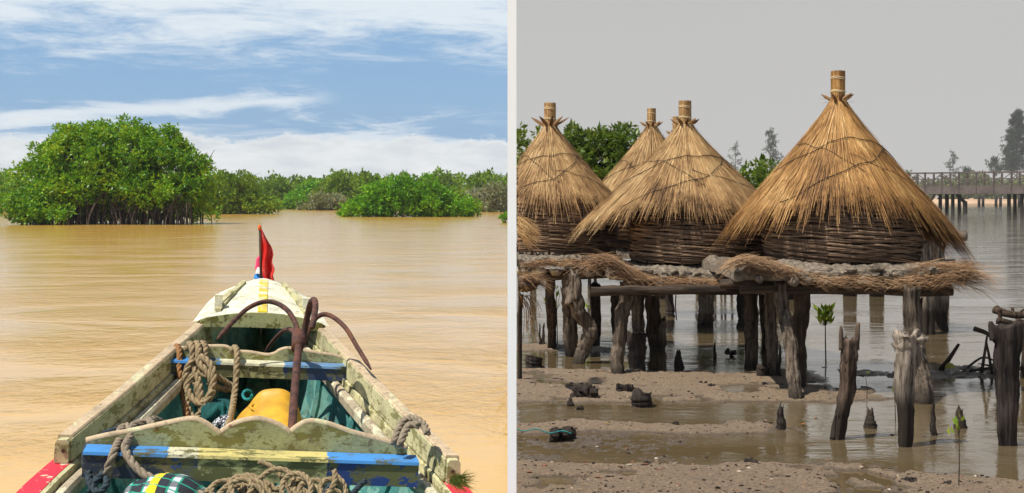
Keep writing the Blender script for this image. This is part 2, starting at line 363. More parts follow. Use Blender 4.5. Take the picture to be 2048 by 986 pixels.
# ------------------------------------------------------------------ water
def water_mat(name, col, col2, rip, far_rough, ior=1.33, patch=.35):
    m, t, b, co = material(name); ge = t.new('ShaderNodeNewGeometry'); pos = ge.outputs['Position']
    n1 = t.noise(pos, 1, 5, .55, rip[0], .4); n2 = t.noise(pos, 1, 4, .6, rip[1], .3, (4, 2, 1)); n3 = t.noise(pos, 1, 4, .5, rip[2], .5, (9, 3, 0))
    c = t.mix(t.sstep(n3, .4, .65), col, col2); t.put(b, 'Base Color', c)
    b.inputs['Roughness'].default_value = far_rough; b.inputs['IOR'].default_value = ior
    h = t.math('ADD', t.math('MULTIPLY', n1, 1.0), t.math('MULTIPLY', n2, .35))
    h = t.math('MULTIPLY', h, t.math('ADD', .16, t.math('MULTIPLY', t.sstep(n3, .36, .74), 1.3)))
    t.put(b, 'Normal', t.bump(h, 1.0, rip[3])); return m
M['river'] = water_mat('muddy_river_water', (.57, .335, .072), (.53, .305, .066), ((4.5, 3.6, 1), (15, 12, 1), (.30, .42, 1), .025), .12, 1.27)
M['lagoon'] = water_mat('lagoon_water', (.105, .075, .036), (.12, .09, .05), ((2.6, 4.0, 1), (10, 14, 1), (.3, .8, 1), .011), .03, 1.75)
r0 = MB(); r0.add([(-3000, -300, 0), (0, -300, 0), (0, 4000, 0), (-3000, 4000, 0)], [(0, 1, 2, 3)])
tag(r0.make('river_water', 'river'), 'muddy orange-brown rippled river', None, None, 'structure')
r1 = MB(); r1.add([(0, -300, 0), (3000, -300, 0), (3000, 4000, 0), (0, 4000, 0)], [(0, 1, 2, 3)])
tag(r1.make('lagoon_water', 'lagoon'), 'grey-green rippled lagoon', None, None, 'structure')

# ------------------------------------------------------------------ sand flat with pools
def vnoise(x, y, s, seed):
    r_ = np.random.default_rng(seed); g = r_.random((128, 128)); X = x*s+1000.3; Y = y*s+1000.7
    xi = np.floor(X).astype(int); yi = np.floor(Y).astype(int); fx = X-xi; fy = Y-yi; fx = fx*fx*(3-2*fx); fy = fy*fy*(3-2*fy)
    a = g[xi % 128, yi % 128]; b = g[(xi+1) % 128, yi % 128]; c = g[xi % 128, (yi+1) % 128]; d = g[(xi+1) % 128, (yi+1) % 128]
    return (a*(1-fx)+b*fx)*(1-fy)+(c*(1-fx)+d*fx)*fy-.5
def sm(x, a, b):
    t = np.clip((x-a)/(b-a), 0, 1); return t*t*(3-2*t)
def sand_h(x, y):
    px = 1024+x/y*F; py = HZ+CH*F/y
    n = vnoise(x, y, 1.3, 1)*1.0+vnoise(x, y, 3.1, 2)*.6+vnoise(x, y, 7.5, 3)*.35+vnoise(x, y, 18, 4)*.2
    q = py+n*13
    fr = lambda lo, hi, s=5: sm(q, lo-s, lo+s)*(1-sm(q, hi-s, hi+s))       # a band between two shore lines
    near = sm(q, 926+sm(px, 1640, 2048)*34-6, 926+sm(px, 1640, 2048)*34+6)
    ridge = fr(846, 866)*(1-sm(px+n*90, 1500, 1640))
    mid = fr(742, 806)*(1-sm(px+n*70-(q-770)*.9, 1600, 1700))
    back = fr(738, 752)*sm(px+n*60, 1660, 1700)*(1-sm(px+n*60, 1960, 2040))*.9
    spit = fr(776, 800)*sm(px+n*60, 1640, 1680)*(1-sm(px+n*60, 1770, 1830))*.8
    far = fr(690, 705, 4)*(1-sm(px+n*60, 1180, 1280))*.8
    h = np.maximum.reduce([near, ridge, mid, back, spit, far])
    wet = .30*fr(866, 926)*(1-sm(px+n*80, 1380, 1640))                       # barely covered mud
    pud = sm(vnoise(x, y, 2.3, 11)+.6*vnoise(x, y, 6.5, 12)+.25*vnoise(x, y, 15, 13), .20, .34)*.8
    h = h-pud
    return (np.maximum(h, wet)-.33)*.034+n*.013+vnoise(x, y, 29, 6)*.012+vnoise(x, y, 44, 8)*.007
def grid_mesh(x0, x1, y0, y1, dx, fy, hf, name, mat):
    ys = [y0]
    while ys[-1] < y1: ys.append(ys[-1]*fy)
    xs = np.arange(x0, x1+dx, dx); X, Y = np.meshgrid(xs, np.array(ys)); Z = hf(X, Y)
    edge = (X < .02); Z = np.where(edge, Z-.0, Z); Z[:, 0] = -.06
    nx = len(xs); ny = len(ys); V = np.stack([X, Y, Z], -1).reshape(-1, 3)
    i, j = np.meshgrid(np.arange(nx-1), np.arange(ny-1)); a = (j*nx+i).reshape(-1)
    Fc = np.stack([a, a+1, a+nx+1, a+nx], -1)
    return link(name, V, Fc, mat, None, True)
def sand_mat():
    m, t, b, co = material('wet_sand'); ge = t.new('ShaderNodeNewGeometry'); pos = ge.outputs['Position']
    s_ = t.new('ShaderNodeSeparateXYZ'); t.put(s_, 'Vector', pos)
    n1 = t.noise(pos, 45, 6, .8); n2 = t.noise(pos, 3, 6, .7, (1, 1, 1)); n3 = t.noise(pos, 110, 3, .8)
    c = t.mix(t.sstep(n1, .3, .7), (.115, .08, .05), (.41, .29, .175))
    c = t.mix(t.sstep(n2, .45, .7), c, (.225, .16, .10)); c = t.mix(t.math('MULTIPLY', t.sstep(n3, .66, .72), .8), c, (.03, .025, .02))
    c = t.mix(t.math('MULTIPLY', t.sstep(t.noise(pos, 75, 2, .5, None, 0, (3, 3, 3)), .70, .74), .7), c, (.50, .42, .33))
    wet = t.sstep(t.math('ADD', s_.outputs[2], t.math('MULTIPLY', t.math('SUBTRACT', n2, .5), .02)), .019, .003)
    c = t.mix(t.math('MULTIPLY', wet, .65), c, (.075, .057, .038)); t.put(b, 'Base Color', c)
    t.put(b, 'Roughness', t.math('SUBTRACT', .85, t.math('MULTIPLY', wet, .6)))
    t.put(b, 'Normal', t.bump(t.math('ADD', n1, t.math('MULTIPLY', n3, .7)), 1.0, .022)); return m
M['sand'] = sand_mat()
tag(grid_mesh(0.004, 8.0, 5.0, 17.0, .022, 1.0026, sand_h, 'sand_flat', 'sand'), 'wet grey-brown tidal sand with pools', None, None, 'structure')
# litter on the sand: countless specks, shells, leaf bits
def litter():
    V = []; Fc = []; n = 0
    for k in range(6500):
        py = random.uniform(690, 1010); px = random.uniform(1034, 2200); x, y, _ = G(px, py)
        h = float(sand_h(np.array([x]), np.array([y]))[0])
        if h < .001: continue
        r = random.choice([.002, .003, .003, .004, .006, .010])*random.uniform(.7, 1.2)
        v, f = lump((x, y, h+r*.2), (r*random.uniform(.8, 1.8), r, r*.6), k, 5, 3, .4)
        V += v; Fc += [tuple(i+n for i in q) for q in f]; n += len(v)
    return V, Fc
M['litter'] = island('pebble_and_shell_bits', [(0, (.018, .014, .012)), (.5, (.05, .035, .025)), (.75, (.14, .10, .07)), (.9, (.25, .10, .05)), (1, (.55, .48, .38))], .8)
V_, F_ = litter(); tag(link('beach_pebbles', V_, F_, 'litter'), 'small pebbles, shells and leaf bits scattered over the sand', 'pebbles', None, 'stuff')

# ------------------------------------------------------------------ white pole standing in for the strip that divides the two halves
pt = 4.6; hw = 8.9*pt/F
mb = MB(); mb.box((-hw, pt, -.6), (hw, pt+2*hw, 2.62)); 
tag(mb.make('divider_pole', 'white', None, origin=(0, pt, 0)), 'white dividing strip between river and lagoon halves, built as a tall slim pole', 'pole')

# ------------------------------------------------------------------ foliage
def unit(n): 
    v = rng.normal(size=(n, 3)); return v/np.linalg.norm(v, axis=1, keepdims=True)
def leaf_mesh(cen, out, size, k=5, wid=.42, spread=.8, vary=.35, clip=None):
    """k leaf blades round every twig end; returns vertices and quads"""
    N = len(cen); cen = np.repeat(cen, k, 0); out = np.repeat(out, k, 0)
    d = out*.55+unit(N*k)*spread; d /= np.linalg.norm(d, axis=1, keepdims=True)+1e-9
    s = np.cross(d, unit(N*k)); s /= np.linalg.norm(s, axis=1, keepdims=True)+1e-9
    L_ = size*(1+vary*(rng.random((N*k, 1))*2-1)); W_ = L_*wid
    a = cen+d*L_*.1; p = [a, a+d*L_*.5+s*W_*.5, a+d*L_, a+d*L_*.5-s*W_*.5]
    V = np.stack(p, 1)
    if clip is not None: V = V[clip(V.mean(1))]
    n = len(V); V = V.reshape(-1, 3); return V, np.arange(n*4).reshape(-1, 4)
def crown_pts(blobs, sub, subr, per, zmin, fill=.15, up=0.0, flat=.8):
    """blobs > sub-lobes on their skins > twig ends on the lobes"""
    B = np.array(blobs, float); vol = (B[:, 3]*B[:, 4]+B[:, 3]*B[:, 5]); pr = vol/vol.sum()
    ci = rng.choice(len(B), sub, p=pr); u = unit(sub); u[:, 2] += up; u /= np.linalg.norm(u, axis=1, keepdims=True)
    rr = np.where(rng.random(sub) < fill, rng.random(sub)*.7, .78+.40*rng.random(sub)**1.5)
    c = B[ci, :3]+u*B[ci, 3:6]*rr[:, None]
    keep = c[:, 2] > zmin; c = c[keep]; u = u[keep]
    r = subr*(.55+.9*rng.random(len(c)))
    cc = np.repeat(c, per, 0); R_ = np.repeat(r, per)[:, None]; v = unit(len(cc))
    pts = cc+v*R_*np.array([1, 1, flat])*(.5+.55*rng.random((len(cc), 1)))
    o = v*.7+np.repeat(u, per, 0)*.5+np.array([0, 0, .35]); o /= np.linalg.norm(o, axis=1, keepdims=True)
    k2 = pts[:, 2] > zmin-.1; return pts[k2], o[k2], c
def bush(name, base, blobs, sub, subr, per, leaf, mat, label, cat, group=None, trunks=5, bark='bark', tr=.07, k=5, clip=None, roots=None, twigs=0, zmin=.15, wid=.42, lean=.5):
    t = thing(name, base, label, cat, group); b0 = np.array(base)
    pts, o, lob = crown_pts(blobs, sub, subr, per, zmin)
    V, Fc = leaf_mesh(pts, o, leaf, k, wid, clip=clip)
    mb = MB(); 
    for i in range(trunks):
        q = lob[rng.integers(len(lob))]; x0 = base[0]+(q[0]-base[0])*lean; y0 = base[1]+(q[1]-base[1])*lean
        if clip is not None and not clip(np.array([[x0, y0, 0]]))[0]: continue
        p = [(x0, y0, -.1), (x0*.8+q[0]*.2, y0*.8+q[1]*.2, q[2]*.35), (x0*.4+q[0]*.6, y0*.4+q[1]*.6, q[2]*.7), tuple(q)]
        MB().tube([np.array(a)-b0 for a in catmull(p, 3)], list(np.linspace(tr, tr*.3, 10)), 5).make('trunk', bark, t, True)
    if twigs:
        tm = MB()
        for i in range(twigs):
            q = np.array(lob[rng.integers(len(lob))]); d = unit(1)[0]; d[2] = abs(d[2])+.3; e = q+d*subr*random.uniform(1.2, 2.4)
            if clip is not None and not clip(np.array([e]))[0]: continue
            tm.tube([q-b0, (q+e)/2-b0+unit(1)[0]*.08, e-b0], [tr*.35, tr*.25, tr*.1], 4)
        nv = len(V); V = np.concatenate([V, np.array(tm.v)+b0]); Fl = Fc.tolist()+[tuple(i+nv for i in f) for f in tm.f]
    else: Fl = Fc.tolist()
    cr = link('crown', V-b0, Fl, mat, t)
    if twigs: cr.data.materials.append(M[bark]); mi = np.zeros(len(Fl), dtype=np.int32); mi[len(Fc):] = 1; cr.data.polygons.foreach_set('material_index', mi)
    if roots:
        rm = MB(); x0, x1, y0, y1, zt, n = roots
        for i in range(n):
            x = random.uniform(x0, x1); y = y0+(y1-y0)*random.random()**1.7; h = zt*random.uniform(.5, 1.1); dx = random.uniform(-1, 1)*h*.45; dy = -random.uniform(0, .5)*h
            p = [(x, y, h), (x+dx*.5, y+dy*.4, h*.72), (x+dx*.92, y+dy*.8, h*.3), (x+dx, y+dy, -.1)]
            rr = random.choice([.025, .035, .05, .06]); rm.tube([np.array(a)-b0 for a in catmull(p, 3)], rr, 4)
        rm.make('prop_roots', 'root', t)
    return t
LC = lambda p: p[:, 0] < -p[:, 1]*.0030
RC = lambda p: p[:, 0] > p[:, 1]*.0030
def pb(px, py, Y, rx, ry=None, rz=None):       # a crown lobe whose outline is measured in picture units
    x, y, z = P(px, py, Y); s = Y/F; return (x, y, z, rx*s, (ry if ry else rx)*s, (rz if rz else rx)*s)

# the big mangrove on the left
Y = 92
big = [pb(215, 320, Y, 105, 100, 72), pb(135, 335, Y, 68, 70, 55), pb(310, 330, Y, 80, 80, 62), pb(235, 290, Y, 78, 70, 48), pb(150, 290, Y, 52, 50, 42), pb(330, 290, Y, 38, 40, 38),
       pb(375, 350, Y, 50, 60, 42), pb(82, 350, Y, 42, 50, 42), pb(55, 392, Y-2, 36, 40, 34), pb(35, 415, Y-3, 30, 40, 24), pb(390, 385, Y, 40, 50, 32), pb(140, 375, Y-1.5, 70, 60, 36), pb(240, 372, Y-1.5, 80, 60, 30), pb(80, 425, Y-3, 34, 40, 20),
       pb(320, 375, Y-1.5, 70, 60, 28), pb(98, 298, Y, 28, 30, 24), pb(395, 330, Y, 22, 25, 22), pb(345, 270, Y, 16, 20, 20), pb(280, 255, Y, 22, 20, 18), pb(195, 258, Y, 26, 20, 18), pb(150, 265, Y, 20, 20, 18),
       pb(240, 425, Y+4, 170, 60, 26), pb(180, 395, Y, 60, 50, 26), pb(300, 392, Y-1, 70, 50, 22), pb(115, 395, Y-2, 50, 50, 34), pb(65, 428, Y-3, 40, 40, 20), pb(125, 424, Y-4, 26, 20, 16), pb(395, 412, Y-1, 26, 20, 14), pb(360, 292, Y, 20, 20, 26), pb(122, 272, Y, 14, 14, 16), pb(255, 245, Y, 14, 14, 14)]
bush('mangrove_tree', (-27, Y, 0), [(a, b, c*(.965 if c > 3 else 1), d, e, f) for a, b, c, d, e, f in big], 1900, .44, 11, .23, 'leafbig', 'huge rounded mangrove tree with dark arching roots, tallest on the river', 'tree', 'river mangroves', 16, 'root', .12, 6,
     roots=(P(70, 0, Y)[0], P(395, 0, Y)[0], 89.5, 96, 2.0, 260), zmin=.25, twigs=25)
# trees behind and beside it
def rb(name, px0, px1, ytop, ybase, mat, label, sub=260, leaf=.30, seed=0, group='river mangroves', subr=.55, twigs=4, bark='bark', k=5, depth=.8, per=10):
    Yb = CH*F/(ybase-HZ); w_ = px1-px0; h_ = ybase-ytop; cx = (px0+px1)/2; bl = []
    r_ = random.Random(seed+int(px0))
    n = max(3, int(w_/34))
    for i in range(n):
        t = (i+.5)/n; dome = math.sin(PI*min(max(t, .08), .92))**.6
        top = ybase-h_*dome*r_.uniform(.78, 1.0); cy = (top+ybase)/2+4; rz = (ybase-top)/2
        bl.append(pb(px0+w_*t, cy, Yb+r_.uniform(-1, 1), w_/n*.95, max(w_/n, 40)*depth, rz))
    b = P(cx, 0, Yb); return bush(name, (b[0], Yb, 0), bl, sub, subr*Yb/130, per, leaf*Yb/130, mat, label, 'tree', group, 6, bark, .08, k, LC, None, twigs, .15)
rb('mangrove_bush', -60, 45, 320, 424, 'leafbig', 'mangrove tree at the left edge, half hidden behind the huge one', 160)
rb('mangrove_bush', 395, 535, 338, 428, 'leafdull', 'yellow-green mangrove right beside the huge rounded one', 300, seed=3)
rb('mangrove_bush', 705, 935, 342, 433.5, 'leafbright', 'broad bright green mangrove dome alone in the water right of the channel', 620, seed=5)
rb('mangrove_bush', 850, 945, 372, 429, 'leafdull', 'low yellowish mangrove at the right skirt of the bright green dome', 160, seed=8)
rb('mangrove_bush', 640, 735, 338, 419, 'leafdull', 'tall brownish-green mangrove with a spreading crown left of the bright dome', 260, seed=9, twigs=20)
rb('mangrove_bush', 585, 650, 362, 418.5, 'leafbright', 'dark green bush at the end of the channel, below the brownish crown', 150, seed=11)
rb('mangrove_bush', 520, 590, 345, 417, 'leafdull', 'brownish mangrove at the left side of the channel end', 200, seed=12)
rb('mangrove_bush', 528, 578, 398, 418.5, 'leafbright', 'small bright green bush low on the water at the channel end', 70, seed=14)
rb('mangrove_bush', 925, 985, 372, 423, 'leafgrey', 'grey-green thinly leaved mangrove with bare twigs near the white pole', 110, seed=15, twigs=120, bark='palebark')
rb('mangrove_bush', 968, 1030, 352, 424, 'leafgrey', 'tall grey leafless-looking mangrove nearest the white pole', 110, seed=16, twigs=150, bark='palebark')
rb('mangrove_bush', 610, 690, 385, 420.5, 'leafgrey', 'pale grey-green bush in front of the brownish crown', 80, seed=18, twigs=20, bark='palebark')
# far wood, one mass
def far_wood():
    P_ = []; O_ = []
    bl = []
    for i in range(75):
        px = random.uniform(-40, 1010); top = random.uniform(352, 366); Yb = random.uniform(235, 300)
        x, y, z = P(px, top, Yb); bl.append((x, y, z*.5, random.uniform(2, 5), 4, z*.55))
    pts, o, _ = crown_pts(bl, 2600, 1.1, 9, .2); V, Fc = leaf_mesh(pts, o, .75, 4, .5, clip=LC); return V, Fc
V_, F_ = far_wood(); tag(link('far_mangrove_wood', V_, F_, 'leafdull', origin=(-50, 250, 0)), 'distant mass of mangrove along the far bank', 'wood', None, 'stuff')
mbk = MB(); mbk.add([(-400, 228, -.2), (0, 228, -.2), (0, 234, .35), (-400, 234, .35), (-400, 700, .9), (0, 700, .9)], [(0, 1, 2, 3), (3, 2, 5, 4)])
tag(mbk.make('river_bank', 'mud'), 'low muddy far bank', None, None, 'structure')
# small sprig close to the pole
x, y, z = P(1009, 440, 96)
bush('mangrove_sprig', (x, y, 0), [pb(1011, 440, 96, 9, 9, 11)], 14, .18, 8, .2, 'leafbright', 'tiny green sprig on the water against the white pole', 'plant', None, 2, 'bark', .03, 4, LC, zmin=.1)

# ------------------------------------------------------------------ the boat
TH = math.radians(10.32); RO = math.radians(3.0); V0 = 4.0
BM = Matrix.Translation(Vector((-math.sin(TH)*V0-.078, math.cos(TH)*V0, 0))) @ Matrix.Rotation(TH, 4, 'Z') @ Matrix.Rotation(RO, 4, 'Y')
BI = BM.inverted()
boat = thing('wooden_boat', (0, 0, 0), 'long wooden boat in flaking cream, blue and red paint, seen towards its bow', 'boat')
boat.matrix_world = BM
def LB(px, py, v):            # sight line met with the cross-plane v of the boat; returns boat coordinates
    o = BI @ Vector((0, 0, CH)); d = (BI.to_3x3() @ Vector(((px-1024)/F, 1, -(py-HZ)/F))); t = (v-V0-o.y)/d.y
    return o+d*t
KV = [-1.8, -1.0, 2, 4.0, 5.0, 5.5, 6.3, 7.2, 8.1, 8.9, 9.35, 9.8, 10.0]
KW = [.30, .66, .86, .85, .81, .765, .625, .487, .385, .300, .200, .075, .02]
KZ = [.85, .78, .69, .69, .72, .74, .82, .905, .955, 1.0, 1.04, 1.08, 1.09]
def crv(K):
    pts = catmull([(a, b, 0) for a, b in zip(KV, K)], 12); xs = [p[0] for p in pts]; ys = [p[1] for p in pts]
    return lambda v: float(np.interp(v, xs, ys))
Wd, Zg = crv(KW), crv(KZ)
def bp(u, v, z): return (u, v-V0, z)
def strip(side, v0, v1, sec, n=40):
    """loft a cross-section given as (inset from gunwale edge, drop below gunwale)"""
    rings = []
    for i in range(n+1):
        v = v0+(v1-v0)*i/n; W_ = Wd(v); z = Zg(v)
        r = [bp(side*max(W_-a, .0), v, z-d) for a, d in sec]
        rings.append(r if side > 0 else r[::-1])
    return rings
# hull shell
def hull_part(sec_fn, name, mat, v0=-1.8, v1=10.0, n=70, flip=False):
    mb = MB(); rings = []
    for i in range(n+1):
        v = v0+(v1-v0)*i/n; half = sec_fn(v); full = [(-a, z) for a, z in half]+[(a, z) for a, z in half[::-1][1:]]
        rings.append([bp(a, v, z) for a, z in full])
    mb.loft(rings, closed=False); return mb.make(name, mat, boat)
def outer(v):
    W_ = Wd(v); z = Zg(v); k = max(0, (v-8)/2); zb = -.22+k*k*.9
    return [(W_-.015, z-.12), (W_*.97, z*.6), (W_*.8, z*.2+zb*.3), (W_*.45, zb*.7), (0, zb)]
def inner(v):
    W_ = Wd(v); z = Zg(v); k = max(0, (v-8)/2); zb = .07+k*k*.8
    return [(max(W_-.082, .004), z-.15), (max(W_*.95-.078, .004), z*.60), (max(W_*.78-.07, .003), z*.22+.04), (W_*.40, zb), (0, zb)]
hull_part(outer, 'hull', 'hullout'); hull_part(inner, 'hull_lining', 'teal')
for s_ in (-1, 1):
    ve = 5.50 if s_ < 0 else 5.28
    mb = MB(); sec = [(0, .005), (.006, 0), (.05, 0), (.056, .006), (.060, .10), (0.004, .10)]
    mb.loft(strip(s_, ve, 8.35, sec)); cp = mb.make('gunwale_cap', 'cap', boat)
    cp['label'] = 'worn bare-wood cap board'
    mb = MB(); mb.loft(strip(s_, ve-.02, 8.33, [(.0572, .010), (.0605, .012), (.0645, .098), (.0572, .098)])); mb.make('cap_inner_face', 'cream', boat)
    mb = MB(); mb.loft(strip(s_, -1.75, 8.3, [(.0615, .104), (.078, .106), (.082, .155), (.0615, .155)])); mb.make('sheer_plank', 'cream', boat)
    mb = MB(); mb.loft(strip(s_, -1.75, 8.2, [(.084, .135), (.104, .120), (.126, .122), (.136, .136), (.134, .175), (.09, .185)])); mb.make('inner_rail', 'rail', boat)
    mb = MB(); mb.loft(strip(s_, -1.75, ve+.02, [(-.026, .115), (-.020, .104), (.060, .102), (.0608, .17), (-.026, .17)])); mb.make('rub_rail', 'red', boat)
    mb = MB(); mb.loft(strip(s_, ve+.021, 9.2, [(-.02, .107), (-.012, .102), (.0, .1015), (.0, .16), (-.02, .16)])); mb.make('rub_rail', 'cream', boat)
    mb = MB(); mb.loft(strip(s_, ve-.045, ve-.002, [(.004, .022), (.012, .010), (.046, .010), (.0545, .022), (.056, .099), (.002, .099)], 2)); ce = mb.make('cap_end', 'cream', boat)
    zc = Zg(ve)-.055; MB().tube([bp(s_*(Wd(ve)-.03), ve-.05, zc), bp(s_*(Wd(ve)-.03), ve-.04, zc)], .008, 8).make('bolt', 'rust', ce)
# ribs and lower stringer inside
def inner_at(v, t):
    pts = inner(v); k = t*(len(pts)-1); i = min(int(k), len(pts)-2); f = k-i
    return (pts[i][0]*(1-f)+pts[i+1][0]*f, pts[i][1]*(1-f)+pts[i+1][1]*f)
for s_ in (-1, 1):
    for v in (4.6, 5.9, 6.65, 7.6):
        p = [bp(s_*(inner_at(v, t)[0]-.012), v, inner_at(v, t)[1]) for t in np.linspace(.05, 2.9/4, 9)]
        MB().tube(p, .024, 6).make('rib', 'teal', boat)
    p = [bp(s_*(inner_at(v, .36)[0]-.01), v, inner_at(v, .36)[1]) for v in np.linspace(3, 8.0, 26)]
    MB().tube(p, .022, 6).make('stringer', 'teal', boat)
# thwarts: scalloped board + shelf beam
def profile_board(name, prof, bottom, v, thick, mat, topmat):
    mb = MB(); tp = [LB(a, b, v) for a, b in prof]; bl = LB(*bottom[0], v); br = LB(*bottom[1], v); n = len(tp)
    V = []; 
    for i, p in enumerate(tp):
        f = (p.x-tp[0].x)/(tp[-1].x-tp[0].x); zb = bl.z+(br.z-bl.z)*f
        V += [(p.x, p.y, p.z), (p.x, p.y, zb), (p.x, p.y+thick, p.z), (p.x, p.y+thick, zb)]
    Fc = []
    for i in range(n-1):
        a = i*4; b = a+4; Fc += [(a, a+1, b+1, b), (a+2, b+2, b+3, a+3), (a+1, a+3, b+3, b+1), (a, b, b+2, a+2)]
    Fc += [(0, 2, 3, 1), (n*4-4, n*4-3, n*4-1, n*4-2)]
    mb.add(V, Fc); o = mb.make(name, mat, boat)
    # worn rounded top edge
    e = MB(); e.tube([(p.x, p.y+thick*.5, p.z) for p in tp], thick*.52, 8, flat=(1, 1)); e.make('board_edge', topmat, boat, True); return o
def sp(pts): return [(p.x, p.y) for p in catmull([(a, b, 0) for a, b in pts], 5)]
prof1 = sp([(172, 884), (213, 874), (267, 864), (330, 850), (378, 841), (402, 845), (437, 868)])+sp([(441, 868), (470, 850), (503, 841), (526, 842), (555, 852), (578, 867)])+sp([(582, 867), (600, 853), (622, 845), (660, 852), (702, 867), (760, 882), (815, 899)])
profile_board('thwart_board', prof1, [(172, 906), (815, 926)], 5.36, .03, 'board', 'cap')
prof2 = sp([(341, 703), (350, 699), (397, 695), (446, 694), (460, 699), (470, 704), (500, 706), (531, 711), (548, 709), (562, 701), (578, 698), (600, 702), (640, 708), (672, 713), (692, 722)])
profile_board('thwart_board', prof2, [(341, 722), (692, 734)], 7.16, .025, 'board', 'cap')
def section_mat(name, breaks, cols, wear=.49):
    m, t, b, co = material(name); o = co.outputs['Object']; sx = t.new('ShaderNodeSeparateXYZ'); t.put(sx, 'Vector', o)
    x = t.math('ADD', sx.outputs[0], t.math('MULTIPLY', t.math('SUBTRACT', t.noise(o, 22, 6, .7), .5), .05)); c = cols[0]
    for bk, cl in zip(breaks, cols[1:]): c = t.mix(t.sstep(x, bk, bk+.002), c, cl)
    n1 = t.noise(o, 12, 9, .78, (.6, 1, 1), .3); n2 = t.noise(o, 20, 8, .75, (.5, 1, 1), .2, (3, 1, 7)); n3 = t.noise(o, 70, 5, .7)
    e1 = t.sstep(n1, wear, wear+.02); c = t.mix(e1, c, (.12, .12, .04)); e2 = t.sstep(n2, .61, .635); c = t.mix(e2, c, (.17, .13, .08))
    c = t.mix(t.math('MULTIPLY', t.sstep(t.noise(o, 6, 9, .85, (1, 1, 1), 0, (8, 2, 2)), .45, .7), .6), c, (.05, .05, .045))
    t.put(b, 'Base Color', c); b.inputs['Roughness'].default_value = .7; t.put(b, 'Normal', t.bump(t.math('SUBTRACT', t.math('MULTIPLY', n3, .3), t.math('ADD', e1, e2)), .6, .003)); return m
def shelf(pts_top, v, depth, h, fr, fc, tc_, nm):
    a = LB(*pts_top[0], v); b = LB(*pts_top[1], v); bk = [a.x+(b.x-a.x)*f for f in fr]; p, q = a, b
    mb = MB(); V = [(p.x, p.y, p.z-.008), (q.x, q.y, q.z-.008), (q.x, q.y, q.z-h), (p.x, p.y, p.z-h), (p.x, p.y+depth, p.z-.008), (q.x, q.y+depth, q.z-.008), (q.x, q.y+depth, q.z-h), (p.x, p.y+depth, p.z-h)]
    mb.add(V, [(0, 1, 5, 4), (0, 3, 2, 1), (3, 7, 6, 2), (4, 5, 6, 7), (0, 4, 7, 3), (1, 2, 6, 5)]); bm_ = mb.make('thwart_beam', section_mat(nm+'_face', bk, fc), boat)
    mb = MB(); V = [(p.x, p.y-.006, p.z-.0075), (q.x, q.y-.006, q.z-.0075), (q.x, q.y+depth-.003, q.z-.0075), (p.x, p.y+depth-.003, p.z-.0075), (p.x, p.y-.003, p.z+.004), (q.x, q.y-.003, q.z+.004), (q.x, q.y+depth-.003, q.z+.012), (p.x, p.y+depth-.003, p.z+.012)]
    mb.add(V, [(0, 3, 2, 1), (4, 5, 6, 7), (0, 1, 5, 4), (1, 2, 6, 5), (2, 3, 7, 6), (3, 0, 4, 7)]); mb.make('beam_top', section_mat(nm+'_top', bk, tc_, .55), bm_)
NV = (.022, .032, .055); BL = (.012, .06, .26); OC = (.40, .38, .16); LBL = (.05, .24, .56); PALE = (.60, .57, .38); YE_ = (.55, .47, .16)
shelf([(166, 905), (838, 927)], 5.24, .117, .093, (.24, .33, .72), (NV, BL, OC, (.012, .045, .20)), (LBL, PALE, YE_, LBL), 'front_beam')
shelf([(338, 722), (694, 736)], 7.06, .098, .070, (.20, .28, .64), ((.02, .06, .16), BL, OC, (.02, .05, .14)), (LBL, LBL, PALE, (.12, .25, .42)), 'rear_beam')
# foredeck: cambered, arched aft face
mb = MB(); rings = []; vs = list(np.linspace(8.1, 9.95, 26))
def deckz(u, v):
    W_ = max(Wd(v), .02); c = .062*(1-max(0, (v-9.2))/.8*.7); return Zg(v)+.010+c*(1-(u/W_)**2)+.05*max(0, math.sin(PI*min(1, max(0, (v-8.1)/1.9))))
for v in vs:
    W_ = Wd(v)+.012; rings.append([bp(W_*t, v, deckz(W_*t*.99, v)) for t in np.linspace(-1, 1, 17)])
mb.loft(rings, closed=False); 
low_ = [[(x, y, z-.035) for x, y, z in r] for r in rings]; b2 = MB(); mb.loft([r[::-1] for r in low_], closed=False); mb.make('foredeck', 'creamdeck', boat, True)
mb = MB(); top = [bp((Wd(8.09)-.03)*t, 8.07, deckz((Wd(8.1)-.03)*t, 8.1)+.004) for t in np.linspace(-1, 1, 21)]
bot = [(x, y, z-.088+.045*(abs(x)/.36)**2) for x, y, z in top]; tb = [(x, y+.03, z) for x, y, z in top]; bb = [(x, y+.03, z) for x, y, z in bot]
rings = [[a, b, c, d] for a, b, c, d in zip(top, bot, bb, tb)]; mb.loft(rings); mb.make('deck_beam', 'beam', boat)
def deck_strip(u0, v0, u1, v1, w_, h_, mat, name, n=10):
    mb = MB(); rings = []
    for i in range(n+1):
        t = i/n; u = u0+(u1-u0)*t; v = v0+(v1-v0)*t; z = deckz(u, v)
        rings.append([bp(u-w_/2, v, z-.01), bp(u+w_/2, v, z-.01), bp(u+w_/2, v, z+h_), bp(u-w_/2, v, z+h_)])
    mb.loft(rings); return mb.make(name, mat, boat)
deck_strip(-.26, 8.22, -.13, 9.2, .030, .022, 'cream', 'deck_batten'); deck_strip(.26, 8.22, .13, 9.2, .030, .022, 'cream', 'deck_batten')
deck_strip(0, 8.12, 0, 9.3, .055, .006, 'yellowtop', 'deck_center_strip')
for s_ in (-1, 1):
    mb = MB(); z = deckz(.25, 8.4); mb.box(bp(s_*.262-.022, 8.28, z-.02), bp(s_*.262+.022, 8.36, z+.075)); mb.make('mooring_bitt', 'creamdeck', boat)
    deck_strip(s_*.262, 8.36, s_*.19, 8.75, .04, .035, 'cream', 'bitt_brace')
